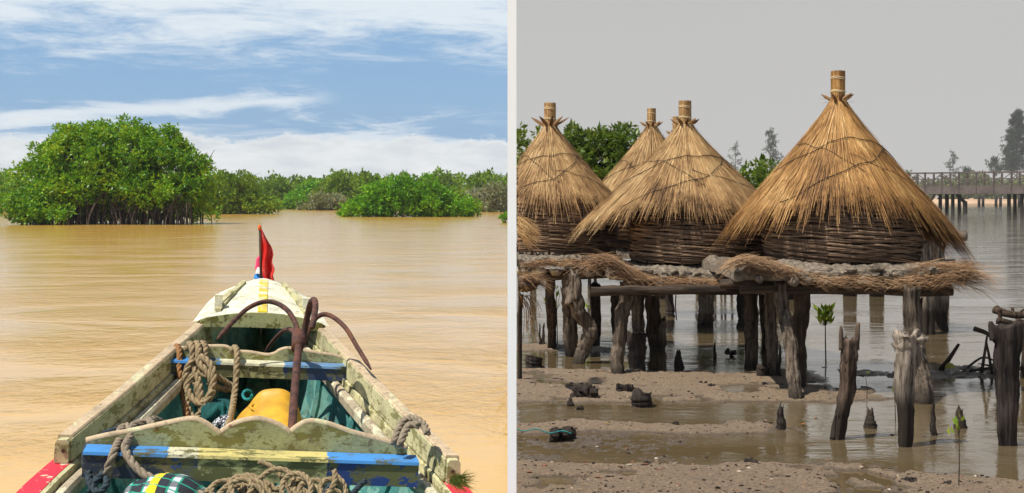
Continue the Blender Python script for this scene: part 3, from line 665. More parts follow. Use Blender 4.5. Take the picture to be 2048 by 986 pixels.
# stem post
mb = MB(); c0 = LB(528, 581, 9.85)
def stem(z0, z1, mat, w0, w1, name='stem_post'):
    m_ = MB(); m_.loft([[bp(-w0, 9.80, z0), bp(w0, 9.80, z0), bp(w0*.7, 9.92, z0), bp(-w0*.7, 9.92, z0)], [bp(-w1, 9.83, z1), bp(w1, 9.83, z1), bp(w1*.7, 9.92, z1), bp(-w1*.7, 9.92, z1)]]); return m_.make(name, mat, boat)
stem(.3, 1.13, 'whitepaint', .08, .074); stem(1.1305, 1.165, 'prowblue', .073, .062, 'stem_band'); stem(1.1655, 1.21, 'whitepaint', .061, .05); 
m_ = MB(); m_.tube([bp(-.045, 9.86, 1.19), bp(-.035, 9.87, 1.27), bp(-.022, 9.88, 1.305)], [.022, .024, .006], 7); m_.make('stem_tip', 'pink', boat)

# flag on its stick
fl = thing('pennant_flag', tuple(BM @ Vector(bp(0, 9.80, 1.2))), 'tattered red cloth flag hanging from a thin stick on the bow', 'flag')
Yf = 9.63; f0 = fl.location
def rel(p): return tuple(Vector(p)-f0)
MB().tube([rel(P(523, 590, Yf)), rel(P(521, 520, Yf)), rel(P(519.5, 452, Yf))], [.010, .009, .008], 6).make('flag_stick', 'postbrown', fl, True)
MB().tube([rel(P(519.5, 460, Yf)), rel(P(519.5, 450, Yf))], .013, 7).make('stick_cap', simple('orange_cap', (.6, .12, .02)), fl, True)
outl = np.array([[456, 520, 522], [466, 519, 527], [478, 519, 533], [490, 519, 541], [500, 519, 546], [515, 519, 545], [530, 519, 547], [542, 520, 548], [550, 524, 547], [560, 530, 548], [570, 536, 548], [579, 541, 548]], float)
V = []; nk = 14
for r_i, yy in enumerate(np.linspace(456, 579, 30)):
    a = np.interp(yy, outl[:, 0], outl[:, 1]); b = np.interp(yy, outl[:, 0], outl[:, 2])+(1.5*math.sin(yy*1.7) if yy > 500 else 0)
    for k in range(nk):
        t = k/(nk-1); dep = .035*math.sin(t*9+yy*.05)*min(1, (yy-450)/50)*(.3+t)
        V.append(rel(P(a+(b-a)*t, yy, Yf+dep)))
Fc = [(i*nk+k, i*nk+k+1, (i+1)*nk+k+1, (i+1)*nk+k) for i in range(29) for k in range(nk-1)]
fo = link('flag_cloth', V, Fc, 'redcloth', fl, True); sm_ = fo.modifiers.new('thickness', 'SOLIDIFY'); sm_.thickness = .002

# anchor: four-fluked grapnel
an = thing('grapnel_anchor', P(583, 860, 6.2), 'rusty iron four-armed anchor leaning on the scalloped boards', 'anchor'); a0 = an.location
def apt(pts): return [tuple(Vector(P(*p))-a0) for p in pts]
MB().tube(catmull(apt([(582, 872, 5.75), (584, 850, 5.85), (590, 770, 6.25), (597, 690, 6.7)]), 5), [.019]*16, 10, .08).make('shank', 'rust', an, True)
mb = MB(); mb.tube(apt([(595, 695, 6.68), (597, 668, 6.8)]), .036, 10, .15); mb.make('collar', 'rust', an, True)
def fluke(pts, r0=.0135, r1=.004, tipn=3):
    c = catmull(apt(pts), 7); n = len(c); rr = [r0*(1.05-.25*i/n) for i in range(n)]; 
    for i in range(tipn): rr[n-1-i] = r1+(rr[n-1-i]-r1)*i/tipn
    MB().tube(c, rr, 9, .06).make('fluke', 'rust', an, True)
fluke([(596, 690, 6.72), (592, 650, 6.85), (572, 618, 6.95), (538, 603, 7.0), (500, 614, 6.95), (465, 645, 6.85), (434, 679, 6.7)])
fluke([(603, 692, 6.72), (610, 655, 6.75), (620, 610, 6.7), (628, 600, 6.55), (631, 612, 6.4), (627, 640, 6.25), (624, 657, 6.2)], .017, .010)
fluke([(606, 688, 6.75), (616, 660, 6.85), (636, 633, 6.95), (660, 631, 6.95), (690, 655, 6.85), (715, 695, 6.75), (742, 739, 6.6)])
fluke([(594, 682, 6.78), (586, 662, 6.95), (570, 660, 7.15), (548, 680, 7.35), (530, 705, 7.45)], .013)

# ropes
rope('coiled_rope', [[P(374, 700, 6.95), P(378, 688, 6.98), P(384, 694, 6.9), P(386, 730, 6.86), P(398, 765, 6.8), P(402, 800, 6.75), P(404, 850, 6.7)],
     [P(388, 700, 6.96), P(392, 687, 6.99), P(397, 693, 6.9), P(398, 725, 6.84), P(415, 745, 6.8), P(424, 775, 6.78), P(412, 800, 6.75), P(398, 795, 6.78), P(392, 765, 6.8)],
     [P(403, 700, 6.97), P(406, 686, 7.0), P(410, 700, 6.92), P(404, 730, 6.86), P(400, 750, 6.84)],
     [P(400, 712, 6.86), P(418, 725, 6.82), P(428, 752, 6.78), P(420, 790, 6.74), P(404, 808, 6.72), P(384, 796, 6.76), P(374, 775, 6.8), P(384, 752, 6.83), P(404, 748, 6.84), P(418, 752, 6.8)],
     [P(388, 716, 6.86), P(376, 735, 6.84), P(370, 758, 6.82), P(380, 764, 6.82), P(392, 740, 6.84)],
     [P(420, 750, 6.83), P(440, 757, 6.86), P(468, 775, 6.9)], [P(418, 765, 6.82), P(440, 777, 6.86), P(468, 778, 6.9)],
     [P(378, 780, 6.8), P(374, 810, 6.75), P(388, 836, 6.7), P(410, 815, 6.7), P(426, 780, 6.7)]], .0175, 'rope', 'thick tan rope knotted in a hank over the left end of the rear scalloped board')
rope('hanging_rope', [[P(462, 705, 7.02), P(468, 695, 7.05), P(474, 702, 6.95), P(473, 740, 6.88), P(469, 790, 6.8), P(462, 830, 6.6), P(455, 856, 6.4)]], .0165, 'rope', 'single tan rope hanging straight down right of the knotted hank')
rope('hanging_rope', [[P(350, 706, 7.0), P(354, 692, 7.02), P(359, 705, 6.94), P(359, 745, 6.86), P(366, 790, 6.8), P(376, 850, 6.6)]], .016, 'ropeorange', 'orange-brown rope hanging against the left wall of the boat')
rope('lashing_rope', [[P(212, 968, 5.06), P(216, 940, 5.04), P(228, 905, 5.06), P(240, 880, 5.2), P(258, 864, 5.28), P(270, 849, 5.34), P(290, 845, 5.36), P(310, 840, 5.42), P(330, 850, 5.5)],
     [P(243, 886, 5.2), P(238, 865, 5.25), P(252, 853, 5.3), P(264, 862, 5.24), P(256, 882, 5.16), P(250, 896, 5.08), P(262, 922, 5.02), P(290, 950, 4.98), P(340, 970, 4.95), P(410, 992, 4.92)], [P(296, 838, 5.4), P(303, 847, 5.3), P(302, 856, 5.3)]],
     .0165, 'rope2', 'grey-brown rope knotted round the left end of the front board, trailing down')
rope('mooring_rope', [[P(245, 860, 5.35), P(225, 862, 5.32), P(205, 872, 5.28), P(198, 900, 5.2), P(202, 935, 5.1), P(214, 965, 5.0), P(196, 985, 4.95), P(180, 965, 5.0), P(176, 930, 5.1), P(180, 895, 5.2), P(186, 880, 5.26)],
     [P(200, 880, 5.26), P(176, 890, 5.22), P(170, 925, 5.12), P(178, 950, 5.06), P(198, 960, 5.04), P(214, 945, 5.08), P(206, 925, 5.12)], [P(180, 985, 4.98), P(192, 962, 5.0), P(205, 950, 5.04)]],
     .014, 'ropedark', 'dark blue-black rope looped at the left end of the front beam')
rope('rail_rope', [[P(788, 886, 5.35), P(796, 862, 5.42), P(810, 840, 5.5), P(828, 836, 5.48), P(846, 848, 5.42), P(855, 866, 5.35)], [P(800, 890, 5.3), P(808, 868, 5.36), P(820, 850, 5.42), P(838, 850, 5.4)]], .016, 'rope2', 'grey rope looped twice over the right gunwale')
hp = []
r_h = random.Random(4)
for k in range(20):
    c_ = Vector(P(r_h.uniform(415, 655), r_h.uniform(988, 1012), r_h.uniform(4.74, 5.0))); ra = r_h.uniform(.035, .072); u_ = Vector((1, r_h.uniform(-.4, .4), r_h.uniform(-.35, .35))).normalized(); v_ = Vector((r_h.uniform(-.3, .3), .62, .62)).normalized(); a0_ = r_h.uniform(0, 6)
    hp.append([c_+u_*ra*1.25*math.cos(a0_+a)+v_*ra*math.sin(a0_+a)*(1+.1*a)+Vector((.006*a, 0, .003*a)) for a in np.linspace(0, r_h.uniform(4.5, 8), 10)])
rope('heaped_rope', hp, .0105, 'rope', 'loose tangled heap of tan rope on the boat floor under the front beam')
rope('dark_cord', [[P(610+60*k, 962, 5.16), P(598+58*k, 978, 5.1), P(585+55*k, 1000, 5.0)] for k in (1, 2)], .012, 'ropedark', 'two thin dark cords hanging below the right half of the front beam')
# teal cord coil beside the plastic
rope('small_cord', [[P(495+9*math.cos(a), 790+9*math.sin(a), 6.75+.02*a) for a in np.linspace(0, 14, 26)]], .008, 'ropeteal', 'small coil of dark green cord left of the yellow plastic scoop')

# yellow plastic bailer: a cut container
def bailer():
    base = Vector(P(535, 868, 6.4)); prof = [(464, 866), (470, 846), (482, 828), (498, 812), (510, 796), (524, 783), (545, 779), (566, 780), (582, 790), (594, 812), (602, 838), (608, 868)]
    c = catmull([(a, b, 0) for a, b in prof], 5); mb = MB(); rings = []
    # outer hood running away from the rim, then the rim, then the scooped face tilted to the sky
    for dy, sc, dz in ((.42, .55, 26), (.30, .80, 10), (.12, .97, 2), (.0, 1.0, 0), (-.012, .975, 1.5), (-.02, .93, 7)):
        rings.append([Vector(P(538+(p.x-538)*sc, 868+(p.y-868)*(sc if dy > .1 else 1)+dz, 6.45+dy))-base for p in c])
    for q in np.linspace(.12, 1, 8):
        rings.append([Vector(P(538+(p.x-538)*(.93-.10*q), 868+(p.y-868)*(1-q)*.92+8, 6.43-.36*q-.05*math.sin(PI*q)))-base for p in c])
    mb.loft(rings, closed=False); o = mb.make('plastic_scoop', 'yellow', None, True); o.location = base; md = o.modifiers.new('thickness', 'SOLIDIFY'); md.thickness = .004
    tag(o, 'yellow plastic scoop cut from a container, lying behind the front board', 'scoop')
    m_ = MB(); g = catmull([Vector(P(a, b, d))-base for a, b, d in [(500, 813, 6.40), (512, 806, 6.42), (520, 812, 6.36), (512, 822, 6.34), (500, 813, 6.40)]], 4); m_.tube(g, .006, 6); m_.make('handle_rim', 'yellow', o, True)
bailer()

def cloth_lump(name, cpx, cpy, Y, rx, ry, rz, mat, label, cat, seed=1, amp=.35):
    r_ = random.Random(seed); c = P(cpx, cpy, Y); n, m = 40, 22; V = []; ph = [(r_.uniform(2, 8), r_.uniform(2, 7), r_.uniform(0, 6)) for _ in range(6)]
    for i in range(m+1):
        th = PI*i/m
        for k in range(n):
            a = 2*PI*k/n; q = 1+amp*sum(math.sin(round(p[0]*2)*a+p[2]+p[1]*th) for p in ph)/6*math.sin(th)
            V.append((rx*q*math.sin(th)*math.cos(a), ry*q*math.sin(th)*math.sin(a), rz*q*math.cos(th)))
    Fc = [(i*n+k, (i+1)*n+k, (i+1)*n+(k+1) % n, i*n+(k+1) % n) for i in range(m) for k in range(n)]
    o = link(name, V, Fc, mat, None, True); o.location = c; return tag(o, label, cat)
cloth_lump('folded_cloth', 438, 832, 6.75, .085, .16, .085, 'tealcloth', 'dark teal cloth heaped behind the front board beside the yellow scoop', 'cloth', 3, .45)
cloth_lump('striped_bundle', 330, 1012, 4.97, .165, .20, .115, 'stripes', 'bundle in green, black, white and yellow striped fabric under the front beam', 'bundle', 5, .12)
cloth_lump('checked_cloth', 448, 852, 6.55, .05, .08, .05, 'check', 'small scrap of black and white checked cloth between the ropes', 'cloth', 8, .5)
# grass tuft caught on the right rail
g0 = P(915, 962, 5.0); N = 160; V = []; Fc = []
for i in range(N):
    d = Vector((random.uniform(.2, 1.2), random.uniform(-.6, .6), random.uniform(-.5, .8))).normalized(); l_ = random.uniform(.04, .085); s0 = Vector((random.uniform(-.03, .02), random.uniform(-.04, .04), random.uniform(-.015, .02)))
    n_ = d.cross(Vector((0, 1, .2))).normalized()*.0016; e = s0+d*l_+Vector((0, 0, -.02)); b = len(V); V += [s0-n_, s0+n_, e]; Fc.append((b, b+1, b+2))
tag(link('grass_tuft', V, Fc, 'grass', None), 'small green tuft of grass caught on the right rail of the boat', 'plant').location = g0

# ------------------------------------------------------------------ granary huts
XC = .052                                   # the lagoon side begins here
def strands(base, prof, rf, n, mat, name, parent, wid=.0055, tail=.10, seed=0, clip=True, zoff=.0, extra=220, droop=1.0):
    """straw blades down a cone; prof(r) = height, rf(phi) = eave radius"""
    r_ = np.random.default_rng(seed); ph = r_.random(n)*2*PI; R = np.array([rf(p) for p in ph])
    # bias: favour more at wide part
    t0 = np.sqrt(r_.random(n))*.92-.08; ln = .18+.35*r_.random(n); t1 = t0+ln; over = r_.random(n)**5*tail/R
    t1 = np.minimum(t1, 1+over); endm = t1 > .97
    k = 5; T = np.linspace(0, 1, k); sw = r_.normal(0, .05, n); off0 = .004+.022*r_.random(n); lift = r_.random(n)**3*.03
    clump = np.sin(ph*23)+np.sin(ph*41+1)+np.sin(ph*67+2)*.7; t1 = np.where(endm, t1+clump*.025, t1)
    V = np.zeros((n, k, 2, 3))
    for i, q in enumerate(T):
        tt = t0+(t1-t0)*q; tt = np.clip(tt, .01, None); r = tt*R; p2 = ph+sw*q*(.35/np.maximum(r, .25)); z = prof(np.minimum(r, R*1.0))
        slope = (prof(R)-prof(R-.05))/.05; z = z+np.where(r > R, (r-R)*slope*1.25*droop, 0)
        o = off0+lift*q+zoff
        c = np.stack([(r+o*.7)*np.cos(p2), (r+o*.7)*np.sin(p2), z+o], -1)
        tw = np.stack([-np.sin(p2), np.cos(p2), r_.normal(0, .3, n)], -1); wd = wid*(1-.65*q)*(.6+.8*r_.random(n))
        V[:, i, 0] = c-tw*wd[:, None]/2; V[:, i, 1] = c+tw*wd[:, None]/2
    V = V.reshape(n, k*2, 3); wx = V[..., 0].min(1)+base[0]
    if clip: V = V[wx > XC]
    m = len(V); idx = np.arange(m)[:, None]*k*2
    Fc = np.concatenate([np.stack([idx[:, 0]+2*i, idx[:, 0]+2*i+1, idx[:, 0]+2*i+3, idx[:, 0]+2*i+2], -1) for i in range(k-1)])
    return link(name, V.reshape(-1, 3), Fc, mat, parent)

def clipx(mb, bx):            # cut geometry at the plane where the lagoon begins
    keep = [all(mb.v[i][0]+bx > XC-.02 for i in f) for f in mb.f]; mb.f = [f for f, k in zip(mb.f, keep) if k]
    mb.v = [(max(x, XC-bx-.02) if True else x, y, z) for x, y, z in mb.v]

def hut(px, Y, apex, top, slope, rf, basket_px, br, bz0, bz1, label, mat='straw', n=13000, seed=0, platform=None, simple_=False, ropes_=True, ears=1.0, conc=.0):
    bx = (px-1024)/F*Y; base = (bx, Y, 0); t = thing('granary_hut', base, label, 'hut', 'thatched granary huts on stilts')
    prof = lambda r: apex-slope*r-conc*(np.exp(-np.asarray(r)*4)*-.0+0)+.10*np.exp(-np.asarray(r)*7.0)
    mb = MB(); rings = []
    for q in np.linspace(.02, .86, 16):
        rings.append([((rf(a)*q)*math.cos(a), (rf(a)*q)*math.sin(a), float(prof(rf(a)*q))) for a in np.linspace(0, 2*PI, 73)[:-1]])
    mb.loft(rings, caps=False)
    inn = [[(x*.97, y*.97, z-.06) for x, y, z in r] for r in rings]; mb.loft(inn, caps=False); mb.loft([rings[-1], inn[-1]], caps=False); clipx(mb, bx)
    roof = mb.make('roof', 'strawbase', t, True)
    strands(base, prof, rf, n, mat, 'thatch', roof, seed=seed, tail=.22)
    strands(base, prof, lambda a: rf(a)*.985, n//5, 'strawr', 'under_thatch', roof, seed=seed+1, zoff=-.03, tail=.12)
    # tied tuft on top
    mb = MB(); z0 = apex+.03; z1 = top; rr = .058 if not simple_ else .05
    mb.tube([(0, 0, z0-.06), (0, 0, z0+.05), (0, 0, (z0+z1)/2), (0, 0, z1-.03), (0, 0, z1)], [rr*1.15, rr*.95, rr*.92, rr, rr*1.02], 14, .05); tf = mb.make('tuft', 'strawbase', t, True)
    V = []; Fc = []
    for i in range(700):
        a = random.random()*2*PI; za = random.uniform(z0-.06, z1-.1); zb = min(za+random.uniform(.08, .3), z1+.012+random.random()*.01); r1 = rr*(1.03+.12*random.random()); wv = Vector((-math.sin(a), math.cos(a), 0))*.003
        p = Vector((math.cos(a)*r1, math.sin(a)*r1, za)); q = Vector((math.cos(a+.05)*r1, math.sin(a+.05)*r1, zb)); b = len(V); V += [p-wv, p+wv, q+wv, q-wv]; Fc.append((b, b+1, b+2, b+3))
    link('tuft_straw', V, Fc, mat, tf)
    for zz in ([.3, .34, .78, .84] if not simple_ else [.3, .8]):
        z = z0+(z1-z0)*zz; MB().tube([(math.cos(a)*rr*1.16, math.sin(a)*rr*1.16, z+.006*math.sin(a*2)) for a in np.linspace(0, 2*PI, 18)], .0045, 5).make('binding', 'twine', tf, True)
    V = []; Fc = []                      # splayed sticks and straw ends at the collar
    mb = MB()
    for i, a in enumerate([.15, 2.9, 4.1, 5.4, 1.4, 4.8]):
        d = Vector((math.cos(a), math.sin(a), .62)).normalized(); p = Vector((math.cos(a)*.03, math.sin(a)*.03, z0-.02)); mb.tube([p, p+d*.10*ears, p+d*.15*ears], [.02, .016, .002], 6, .3)
    mb.make('collar_stubs', 'strawr', t)
    mb = MB()
    for i in range(26):
        a = random.random()*2*PI; d = Vector((math.cos(a), math.sin(a), random.uniform(-.3, .6))).normalized(); p = Vector((math.cos(a)*.04, math.sin(a)*.04, z0+random.uniform(-.03, .03)))
        mb.tube([p, p+d*random.uniform(.05, .17)], [.0022, .001], 3)
    mb.make('collar_straws', 'twine', t)
    # cords over the thatch
    if ropes_:
        for j, (a0, a1, r0_, r1_) in enumerate([(PI*1.02, PI*1.98, .62, .45), (PI*1.22, PI*1.85, .95, .40), (PI*1.05, PI*1.55, .40, .78), (PI*1.5, PI*2.1, .6, .85)]):
            pts = []
            for q in np.linspace(0, 1, 30):
                a = a0+(a1-a0)*q; r = rf(a)*(r0_+(r1_-r0_)*q-.10*math.sin(PI*q)*(1 if j % 2 == 0 else -.3)); pts.append((math.cos(a)*(r+.028), math.sin(a)*(r+.028), float(prof(r))+.034))
            pts = [p for p in pts if p[0]+bx > XC]
            if len(pts) > 3: MB().tube(pts, .0042 if j < 2 else .003, 5).make('tie_cord', 'wire', t, True)
    # woven wall
    cx = (basket_px-1024)/F*Y-bx; mb = MB(); nr = 26 if not simple_ else 16; ns = 22
    core = MB(); rc = []
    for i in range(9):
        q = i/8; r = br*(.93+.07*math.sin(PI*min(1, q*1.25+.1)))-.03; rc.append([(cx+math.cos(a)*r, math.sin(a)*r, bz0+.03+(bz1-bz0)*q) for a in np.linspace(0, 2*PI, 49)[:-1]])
    core.loft(rc); clipx(core, bx); wall = core.make('basket_wall', 'dark', t, True)  # solid core behind the rods, inner shade put into its colour
    for i in range(nr):
        for lay in range(2):
            q = (i+.5*lay+random.uniform(-.2, .2))/nr; phs = PI*((i+lay) % 2); a_s = random.uniform(0, 2*PI); cuts = 3
            for c_ in range(cuts):
                a0 = a_s+2*PI*c_/cuts; a1 = a_s+2*PI*(c_+1)/cuts+.12; pts = []; tlt = random.uniform(-.012, .012)
                for a in np.linspace(a0, a1, 34):
                    r = br*(.93+.07*math.sin(PI*min(1, q*1.25+.1)))+.011*math.sin(a*ns/2+phs)
                    pts.append((cx+math.cos(a)*r, math.sin(a)*r, bz0+.04+(bz1-bz0)*q+tlt*math.sin(a*2+i)+.006*math.sin(a*ns/2+phs+1)+random.uniform(-.002, .002)))
                pts = [p for p in pts if p[0]+bx > XC]
                if len(pts) > 3: mb.tube(pts, random.uniform(.0065, .0115), 5)
    mb.make('woven_rods', 'wicker', wall, True)
    mb = MB()
    for k in range(ns):
        a = 2*PI*k/ns; r = br*.95; x = cx+math.cos(a)*r
        if x+bx < XC+.02: continue
        mb.tube([(x, math.sin(a)*r, bz0-.06), (x, math.sin(a)*r, bz1)], .017, 6, .2)
    mb.make('stakes', 'postbrown', wall, True)
    return t

def fringe(parent, base, line, n, mat, length, seed, up=.35, spread=.8, wid=.006, name='thatch_fringe', thick=.10):
    """loose straw along a platform edge; line = list of points, blades run mostly along it and spill over"""
    r_ = random.Random(seed); V = []; Fc = []; L_ = [Vector(p) for p in line]
    for i in range(n):
        s_ = r_.random()*(len(L_)-1); k = int(s_); d = (L_[k+1]-L_[k]).normalized(); p = L_[k].lerp(L_[k+1], s_-k)
        o = Vector((d.y, -d.x, 0)); p = p+Vector((0, 0, r_.uniform(-thick, thick)*.5))+o*r_.uniform(-.12, .06)
        dd = (d*r_.choice([-1, 1, 1])*spread+o*r_.uniform(-.1, .55)+Vector((0, 0, r_.uniform(-.35, .25)))).normalized(); l_ = length*r_.uniform(.4, 1.2)
        sd_ = dd.cross(Vector((0, 0, 1))+o*.5).normalized()*wid*r_.uniform(.5, 1.1)/2; bend = Vector((0, 0, -l_*r_.uniform(0, .35)))
        m_ = p+dd*l_*.5+bend*.25; e = p+dd*l_+bend
        if min(p.x, e.x)+base[0] < XC: continue
        b = len(V); V += [p-sd_, p+sd_, m_+sd_*.8, m_-sd_*.8, e+sd_*.3, e-sd_*.3]; Fc += [(b, b+1, b+2, b+3), (b+3, b+2, b+4, b+5)]
    return link(name, V, Fc, mat, parent)

def post(parent, base, pts, r, mat, seed, jag=.04, gn=.27, name='stilt', seg=24, flat=None):
    rp = random.Random(seed)
    """pts = (px, py, Y) measured; the foot goes on into the mud"""
    q = [Vector(P(*p)) for p in pts]; f = q[-1]; q[-1] = Vector((f.x, f.y, min(f.z, -.0))); q.append(q[-1]+Vector((0, 0, -.15)))
    q = [q[0]]+[p_ for a_, b_ in zip(q, q[1:]) for p_ in ((a_.lerp(b_, .5)+Vector((rp.uniform(-1, 1), rp.uniform(-1, 1), 0))*min(.022, .07*(a_-b_).length)), b_)]
    c = catmull(q[::-1], 4); n = len(c); rr = r if hasattr(r, '__len__') else [r, r]
    rad = [np.interp(i/(n-1), np.linspace(0, 1, len(rr)), rr[::-1])*rp.uniform(.9, 1.1) for i in range(n)]
    mb = MB(); mb.tube([p-Vector(base) for p in c], rad, seg, gn, jag=jag, seed=seed, flat=flat); return mb.make(name, mat, parent, True)

def slab(parent, base, pxs, Yf, Yb, ztop, th, seed, mat='mud', name='platform_deck', bumps=26):
    """lumpy mud-plastered platform edge to edge"""
    x0 = (pxs[0]-1024)/F*Yf; x1 = (pxs[1]-1024)/F*Yf; nx, ny = 60, 22; r_ = random.Random(seed); sd_ = seed
    def zt(x, y): return ztop+float(vnoise(np.array([x]), np.array([y]), 3, sd_)[0])*.06+float(vnoise(np.array([x]), np.array([y]), 11, sd_+1)[0])*.03
    mb = MB(); V = []; Fc = []
    def ed(i, j):
        u = i/nx; v = j/ny; x = x0+(x1-x0)*u; y = Yf+(Yb-Yf)*v
        ex = .10*float(vnoise(np.array([v*5.]), np.array([sd_*1.]), 1, 3)[0]); ey = .16*float(vnoise(np.array([u*9.]), np.array([sd_*2.]), 1, 4)[0]); return x+(ex if u in (0, 1) else 0), y+ey*(1-v)
    for j in range(ny+1):
        for i in range(nx+1):
            x, y = ed(i, j); rim = min(i, nx-i, j, ny-j); V.append((max(x, XC), y, zt(x, y)-(.045 if rim == 0 else .012 if rim == 1 else 0)+random.uniform(-.008, .008)))
    nb = len(V)
    for j in range(ny+1):
        for i in range(nx+1):
            x, y = ed(i, j); V.append((max(x, XC), y, ztop-th+.02*float(vnoise(np.array([x]), np.array([y]), 7, 9)[0])))
    w1 = nx+1
    for j in range(ny):
        for i in range(nx):
            a = j*w1+i; Fc += [(a, a+1, a+w1+1, a+w1), (nb+a, nb+a+w1, nb+a+w1+1, nb+a+1)]
    for i in range(nx): Fc += [(i, nb+i, nb+i+1, i+1), (ny*w1+i, ny*w1+i+1, nb+ny*w1+i+1, nb+ny*w1+i)]
    for j in range(ny): Fc += [(j*w1, (j+1)*w1, nb+(j+1)*w1, nb+j*w1), (j*w1+nx, nb+j*w1+nx, nb+(j+1)*w1+nx, (j+1)*w1+nx)]
    mb.add([tuple(Vector(p)-Vector(base)) for p in V], Fc); st = mb
    for k in range(bumps):
        x = r_.uniform(x0+.05, x1-.05); c = (x-base[0], Yf+r_.uniform(-.06, .05)-base[1], ztop-th*r_.uniform(.1, .75)); rr = r_.uniform(.02, .05)
        if x < XC+.1: continue
        st.add(*lump(c, (rr*1.5, rr, rr*.8), seed*100+k, 8, 5, .3))
    d = mb.make(name, mat, parent, False); return d
def logs(parent, base, items, mat='log', name='log_beam'):
    for (p, q, r) in items:
        a = Vector(P(*p)); b = Vector(P(*q)); a.x = max(a.x, XC+.01); c = [a.lerp(b, t)+Vector((0, random.uniform(-.01, .01), random.uniform(-.008, .008))) for t in np.linspace(0, 1, 9)]
        MB().tube([x-Vector(base) for x in c], [r*random.uniform(.92, 1.08) for _ in c], 10, .10).make(name, mat, parent, True)
def ends(parent, base, items):
    for (px, py, Y_, r) in items:
        a = Vector(P(px, py, Y_)); MB().tube([a-Vector(base), a+Vector((.02, .6, .02))-Vector(base)], [r, r], 9, .18).make('joist_end', 'logend', parent, True)

def rfun(front, side, back, left=0, right=0, wob=.03, sd_=0):
    def f(a):
        s_ = -math.sin(a); c_ = math.cos(a); b = side+(front-side)*max(0, s_)**.9+(back-side)*max(0, -s_)**2
        b += left*max(0, -c_)**6+right*max(0, c_)**6; return b+wob*math.sin(a*5+sd_)+wob*.6*math.sin(a*11+sd_*2)
    return f
# C: the near one
YC = 12.7
hc = hut(1676, YC, 2.60, 2.885, 1.17, rfun(.76, 1.08, 1.0, -.09, .09, .018, 1), 1684, .725, 1.10, 1.68, 'nearest and tallest golden thatched hut, rightmost of all, on weathered stilts', 'strawg', 19000, 11)
bC = ((1676-1024)/F*YC, YC, 0)
slab(hc, bC, (1470, 1925), 11.75, 13.75, 1.12, .13, 3)
fr = [(1462, 532), (1500, 522), (1560, 538), (1640, 555), (1700, 556), (1780, 560), (1850, 555), (1900, 550), (1930, 540)]
fringe(hc, bC, [Vector(P(a, b, 11.72))-Vector(bC) for a, b in fr], 600, 'strawr', .17, 5, thick=.07)
fringe(hc, bC, [Vector(P(a, b, 11.8))-Vector(bC) for a, b in [(1840, 545), (1880, 545), (1945, 548)]], 900, 'strawr', .30, 6, thick=.18)
fringe(hc, bC, [Vector(P(a, b, 11.65))-Vector(bC) for a, b in [(1458, 525), (1490, 518), (1530, 522), (1600, 545)]], 520, 'strawr', .15, 7, thick=.07)
fringe(hc, bC, [Vector(P(1925, 548, 11.8))-Vector(bC), Vector(P(1935, 530, 13.4))-Vector(bC)], 500, 'strawr', .2, 8, thick=.15)
fringe(hc, bC, [Vector(P(a, b+6, 11.66))-Vector(bC) for a, b in fr[1:-1]], 1500, 'strawr', .10, 55, thick=.10, name='brushwood')
logs(hc, bC, [((1480, 578, 11.9), (1905, 583, 11.9), .042), ((1440, 567, 12.1), (1640, 571, 12.0), .045), ((1500, 575, 13.2), (1900, 572, 13.3), .045)])
ends(hc, bC, [(1590, 563, 11.6, .045), (1619, 562, 11.62, .040), (1520, 560, 11.62, .03), (1700, 575, 11.7, .03), (1800, 575, 11.7, .03)])
post(hc, bC, [(1562, 566, 11.9), (1572, 650, 11.8), (1584, 740, 11.6), (1592, 801, 11.39)], [.052, .055, .05, .05], 'postgrey', 1)
post(hc, bC, [(1601, 572, 12.1), (1600, 650, 12.1), (1598, 720, 12.15), (1595, 777, 12.12)], [.06, .06, .058, .05], 'postbrown', 2)
post(hc, bC, [(1823, 575, 11.6), (1828, 660, 11.6), (1838, 740, 11.4), (1846, 806, 11.25)], [.065, .07, .072, .075], 'postgrey', 3)
post(hc, bC, [(1832, 600, 12.6), (1832, 700, 12.6), (1832, 784, 12.4)], .05, 'postdark', 4)
post(hc, bC, [(1541, 575, 13.0), (1542, 650, 13.0), (1545, 755, 12.86)], [.052, .05, .045], 'postgrey', 5)
# B
YB = 14.3
hb = hut(1370, YB, 2.46, 2.72, .97, rfun(.84, 1.02, .95, .10, .0, .02, 2), 1407, .79, 1.02, 1.62, 'thatched hut second from right, its straw trailing far to the left', 'straw', 17000, 21)
bB = ((1370-1024)/F*YB, YB, 0)
slab(hb, bB, (1225, 1560), 13.2, 15.3, 1.02, .11, 4)
fringe(hb, bB, [Vector(P(a, b, 13.15))-Vector(bB) for a, b in [(1185, 530), (1220, 530), (1260, 548), (1330, 558), (1420, 562), (1500, 558)]], 700, 'strawr', .18, 9, thick=.06)
fringe(hb, bB, [Vector(P(a, b, 13.1))-Vector(bB) for a, b in [(1180, 520), (1215, 518), (1255, 540), (1290, 556)]], 750, 'strawr', .20, 10, thick=.11)
fringe(hb, bB, [Vector(P(a, b, 13.08))-Vector(bB) for a, b in [(1215, 545), (1300, 562), (1420, 566), (1520, 562)]], 900, 'strawr', .11, 56, thick=.09, name='brushwood')
logs(hb, bB, [((1182, 582, 13.0), (1500, 580, 12.9), .045), ((1240, 571, 13.3), (1545, 567, 13.1), .04), ((1215, 485, 14.2), (1262, 488, 14.2), .045)])
ends(hb, bB, [(1262, 567, 13.1, .05), (1287, 568, 13.12, .028), (1318, 570, 13.1, .045), (1380, 571, 13.1, .03), (1408, 570, 13.1, .04), (1455, 566, 13.1, .025)])
post(hb, bB, [(1258, 585, 13.1), (1244, 625, 13.1), (1238, 690, 13.1), (1237, 751, 13.0)], [.075, .062, .058, .055], 'postgrey', 6, .05, .2)
post(hb, bB, [(1275, 590, 14.1), (1275, 650, 14.1), (1274, 738, 13.5)], [.062, .06, .06], 'postgrey', 7)
